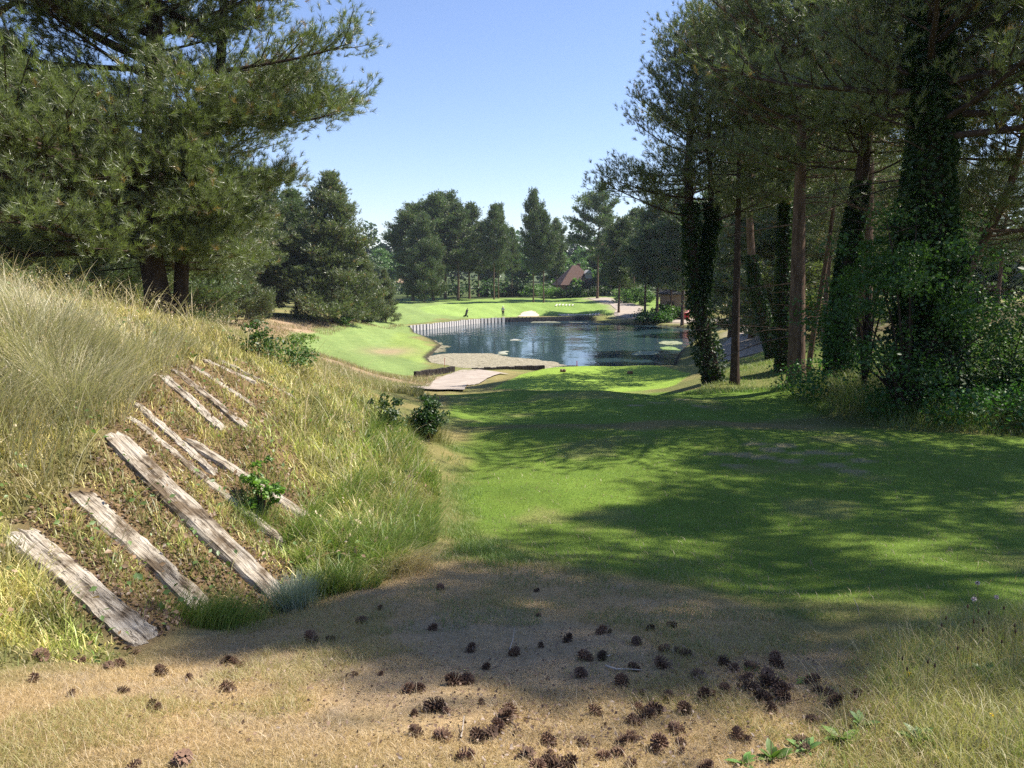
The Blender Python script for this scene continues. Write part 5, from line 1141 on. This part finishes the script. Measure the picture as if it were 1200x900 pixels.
p = ground(1008, 722); o = tubes('pale_grass', [(np.array([[0, 0, -.01], [-.02, 0, .06], [-.05, 0, .12]]), np.array([.002, .003, .0008]), 5)], M['twig']); o.location = tuple(p); tag(o, 'single pale grass stem leaning left against the dark tee', 'grass stem')
# twigs on the ground
def twig(pts, r, lab, mat='twig', dz=.012, sc=1.0):
    P = np.array([ground(a, b_) for a, b_ in pts]); P[:, 2] += dz; c = P[0].copy()
    if sc != 1.0: P[-1, 2] += sc
    o = tubes('twig', [(P - c, r * np.linspace(1, .4, len(P)), 6)], M[mat]); o.location = tuple(c); tag(o, lab, 'twig')
twig([(710,783),(722,787),(738,787),(752,788)], .006, 'bleached crooked stick lying above a pine cone')
twig([(597,764),(601,752),(603,744)], .003, 'thin pale twig standing up beside a shaded cone', sc=.03)
twig([(540,868),(542,858),(544,848)], .004, 'pale straw stick upright at the bottom left of the cone clump', sc=.02)
twig([(711,772),(718,769)], .005, 'tiny pale wood chip between two shaded cones')
twig([(597,848),(604,853),(606,861)], .006, 'curved brown twig right of the big cone clump', 'bark')
twig([(614,844),(630,847)], .004, 'short brown twig lying flat right of the curved twig', 'bark')
twig([(913,829),(925,825),(940,822)], .005, 'brown spiky twig below the biggest cone heap', 'bark')

# ------------------------------------------------------------------ pine cones
def cone_mesh(seed, squash=1.0):
    """open pine cone, about 1 unit in diameter: spiral of thick pointed scales around a core"""
    rr = np.random.default_rng(seed); V = []; F = []; c = 0; n = 74
    def add(v, f):
        nonlocal c
        V.extend(v); F.extend([tuple(i + c for i in q) for q in f]); c += len(v)
    for i in range(n):
        t = (i + .5) / n; az = i * 2.39996; z = -.52 + 1.06 * t; rad = .36 * math.sin(math.pi * (.16 + .80 * t)) ** .8 + .02
        e = -.35 + 1.5 * t + rr.normal(0, .07); l = .20 * (1 - .35 * abs(2 * t - 1)) * rr.uniform(.85, 1.2); w = .105 * (1 - .45 * t) * rr.uniform(.85, 1.15)
        d = np.array([math.cos(az) * math.cos(e), math.sin(az) * math.cos(e), math.sin(e)]); s = np.array([-math.sin(az), math.cos(az), 0]); u = np.cross(s, d) * -1
        b = np.array([math.cos(az) * rad * .35, math.sin(az) * rad * .35, z]); m = b + d * (rad * .5 + l * .3); tip = b + d * (rad * .72 + l)
        th = .028
        v = [b - s * w * .35 - u * th, b + s * w * .35 - u * th, b + u * th, m - s * w - u * th * .6, m + s * w - u * th * .6, m + u * th * 1.2, tip - s * w * .75 - u * th, tip + s * w * .75 - u * th, tip - d * .02 + u * th * 1.7, tip + d * .03 ]
        f = [(0, 3, 5, 2), (1, 2, 5, 4), (0, 1, 4, 3), (3, 6, 8, 5), (4, 5, 8, 7), (3, 4, 7, 6), (6, 9, 8), (7, 8, 9), (6, 7, 9)]
        add([tuple(q) for q in v], f)
    k = 8; zz = np.linspace(-.5, .5, 6); pr = [.1, .2, .22, .18, .12, .04]
    v = [(pr[j] * math.cos(a), pr[j] * math.sin(a), zz[j]) for j in range(6) for a in np.arange(k) / k * 6.283]; f = [(j*k+i, j*k+(i+1) % k, (j+1)*k+(i+1) % k, (j+1)*k+i) for j in range(5) for i in range(k)]
    add(v, f)
    me = bpy.data.meshes.new('pine_cone'); me.from_pydata(V, [], F); me.update(); me.materials.append(M['cone']); return me
CM = [cone_mesh(s) for s in (1, 2, 3, 4, 5)]
CONES = {
 'small dark cones farthest away in shade': [(516,687,9),(629,691,6),(445,712,6),(631,720,6),(704.5,738,12),(714.7,739.5,5),(762,735,9),(787.5,731.5,9)],
 'cones by the shadow tips left of bare patch': [(424,726,12),(507,734,12),(388,748,9),(365,747,15),(416,789,6),(446,789,6)],
 'cones on the bare patch around pale twig': [(551.6,759,13),(603,762.7,14),(634,755.5,8),(664.8,747.5,11),(569.5,780.6,9)],
 'shaded cones around the bleached stick': [(686,768,14),(706,768,12),(681,788,14),(742.7,780.5,13),(746,750.7,12),(729,797,17),(753,811,8)],
 'dim cones along the right shadow edge': [(778.4,759,10),(777,777,15),(804,764.5,13),(793,762,8),(816.5,789,13),(849,774.7,14),(859,783,13),(881,780.5,13)],
 'cones in the dark shadow island': [(533,796,17),(548,794.5,17),(476.5,807,13),(491,805,15),(485.8,835.5,9),(509.7,826,18),(523.6,832,9),(487.5,856,15),(518.4,860,18),(564.6,822,8)],
 'cones clumped below the shadow island': [(545.3,883,16),(560,861,19),(573,857,18),(582,851,20),(590,840,19),(598,834,18)],
 'cones at the bottom edge, centre': [(616,882,17),(643.5,867,16),(645,884,11),(630,897,19),(642,892,19),(655,896,19),(667,893,19)],
 'cones in sunny thatch right of centre': [(698.7,832,15),(683.5,869,13),(707.5,884,14),(724,880,12),(728.5,867,14),(741,862,15),(739,895,11)],
 'cones below the bleached stick in sun': [(743.5,843.5,13),(749,828,9),(757,836,15),(767,829,16),(782.7,814,12),(802,829,15),(792.5,853,15)],
 'cones near the bottom edge, right of centre': [(773,869,19),(770,878,12),(798,868.5,10),(798,880,9),(826.7,897,13),(864,859,15),(876,866,10)],
 'cones scattered left of the sunny heap': [(825,815,16),(833,812,11),(849,806,13),(867.5,804,8),(874,793,13),(880.5,804,14)],
 'cones in the biggest sunny heap': [(908,768,13),(910,776,13),(900,790,15),(901,800,16),(909,800,17),(915,806,17),(917.5,814,16),(925,804,9)],
 'cones below and around the biggest heap': [(892,814,14),(898,816,13),(904,830,12),(951,796,14),(957.5,807.5,12),(972,812,13),(978,821,15),(1002.5,814,13),(951.7,841.7,12),(940,868,15),(943,876,10)],
 'old cones along the left bank foot': [(48,767,14),(93,773,10),(126.7,781,11),(141,778,12),(189,786,15),(222,794,9),(265,773,11),(275,775,10),(283,778,9)],
 'old cones on dry ground, lower left': [(40,795,10),(83,813,8),(145,809,9),(178,826,10),(184,830,10),(267.5,805,15),(213,888,22),(157,897,11)],
}
ci = 0
for desc, lst in CONES.items():
    lst = sorted(lst)
    for j, (px, py, s) in enumerate(lst):
        p = ground(px, py + s * .35); dist = np.linalg.norm(p - EYE); D = s * .80 * random.uniform(.9, 1.1) * dist / 900.0
        me = CM[ci % 5]; o = bpy.data.objects.new('pine_cone', me); COL.objects.link(o); o.scale = (D * 1.05, D * 1.05, D * 1.15)
        o.rotation_euler = (random.uniform(.6, 2.5), random.uniform(-.5, .5), random.uniform(0, 6.28)); o.location = (p[0], p[1], p[2] + D * .30)
        sz = 'large ' if s >= 17 else ('small ' if s <= 9 else '')
        d2 = desc.replace('small dark cones', 'small cones')
        tag(o, f'{ords[j]} from left of the {len(lst)} {d2}', 'pine cone', 'pine cones on the dry ground'); ci += 1

# ------------------------------------------------------------------ haze, light, camera
hm, hnt, hout = newmat('summer_haze'); pv = N(hnt, 'VolumePrincipled'); pv.inputs['Color'].default_value = (.80, .88, 1, 1); pv.inputs['Density'].default_value = .0002; pv.inputs['Anisotropy'].default_value = .3; L(hnt, pv.outputs[0], hout.inputs['Volume'])
hb = MB(); hb.box((0, 500, 21), (3920, 1020, 60)); o = hb.build('haze', hm); tag(o, 'thin summer haze over the golf course', kind='stuff')
w = bpy.data.worlds.new('World'); scene.world = w; w.use_nodes = True; nt = w.node_tree; nt.nodes.clear()
sky = nt.nodes.new('ShaderNodeTexSky'); sky.sky_type = 'NISHITA'; sky.sun_disc = False; sky.sun_elevation = SUN_EL
sky.sun_rotation = math.pi / 2 - SUN_AZ; sky.air_density = 1.0; sky.dust_density = .2; sky.ozone_density = 3.0; sky.altitude = 50
bg = nt.nodes.new('ShaderNodeBackground'); bg.inputs[1].default_value = .097; wo = nt.nodes.new('ShaderNodeOutputWorld'); tn = nt.nodes.new('ShaderNodeMix'); tn.data_type = 'RGBA'; tn.blend_type = 'MULTIPLY'; tn.inputs[0].default_value = 1; tn.inputs[7].default_value = (1.0, .95, 1.06, 1); nt.links.new(sky.outputs[0], tn.inputs[6]); nt.links.new(tn.outputs[2], bg.inputs[0]); nt.links.new(bg.outputs[0], wo.inputs[0])
ld = bpy.data.lights.new('sun', 'SUN'); ld.energy = 4.9; ld.angle = R(.5); ld.color = (1, .93, .82); sun = bpy.data.objects.new('sun', ld); COL.objects.link(sun)
from mathutils import Vector
sd = Vector((math.cos(SUN_EL) * math.cos(SUN_AZ), math.cos(SUN_EL) * math.sin(SUN_AZ), math.sin(SUN_EL)))
sun.rotation_euler = (-sd).to_track_quat('-Z', 'Y').to_euler(); sun.location = (20, 5, 30)
cd = bpy.data.cameras.new('camera'); cam = bpy.data.objects.new('camera', cd); COL.objects.link(cam); scene.camera = cam
cd.sensor_width = 36; cd.lens = 27.0; cd.clip_start = .05; cd.clip_end = 3000; cam.location = tuple(EYE); cam.rotation_euler = (math.pi / 2 - PITCH, 0, 0)
vs = scene.view_settings; vs.view_transform = 'Standard'; vs.look = 'None'; vs.gamma = 1; vs.use_curve_mapping = False; vs.exposure = 1.0
cy = scene.cycles; cy.max_bounces = 6; cy.diffuse_bounces = 4; cy.glossy_bounces = 2; cy.transmission_bounces = 3; cy.transparent_max_bounces = 4; cy.caustics_reflective = False; cy.caustics_refractive = False
cy.sample_clamp_indirect = 4; cy.use_denoising = False
try: cy.denoiser = 'OPENIMAGEDENOISE'; cy.denoising_input_passes = 'RGB_ALBEDO_NORMAL'
except Exception: pass
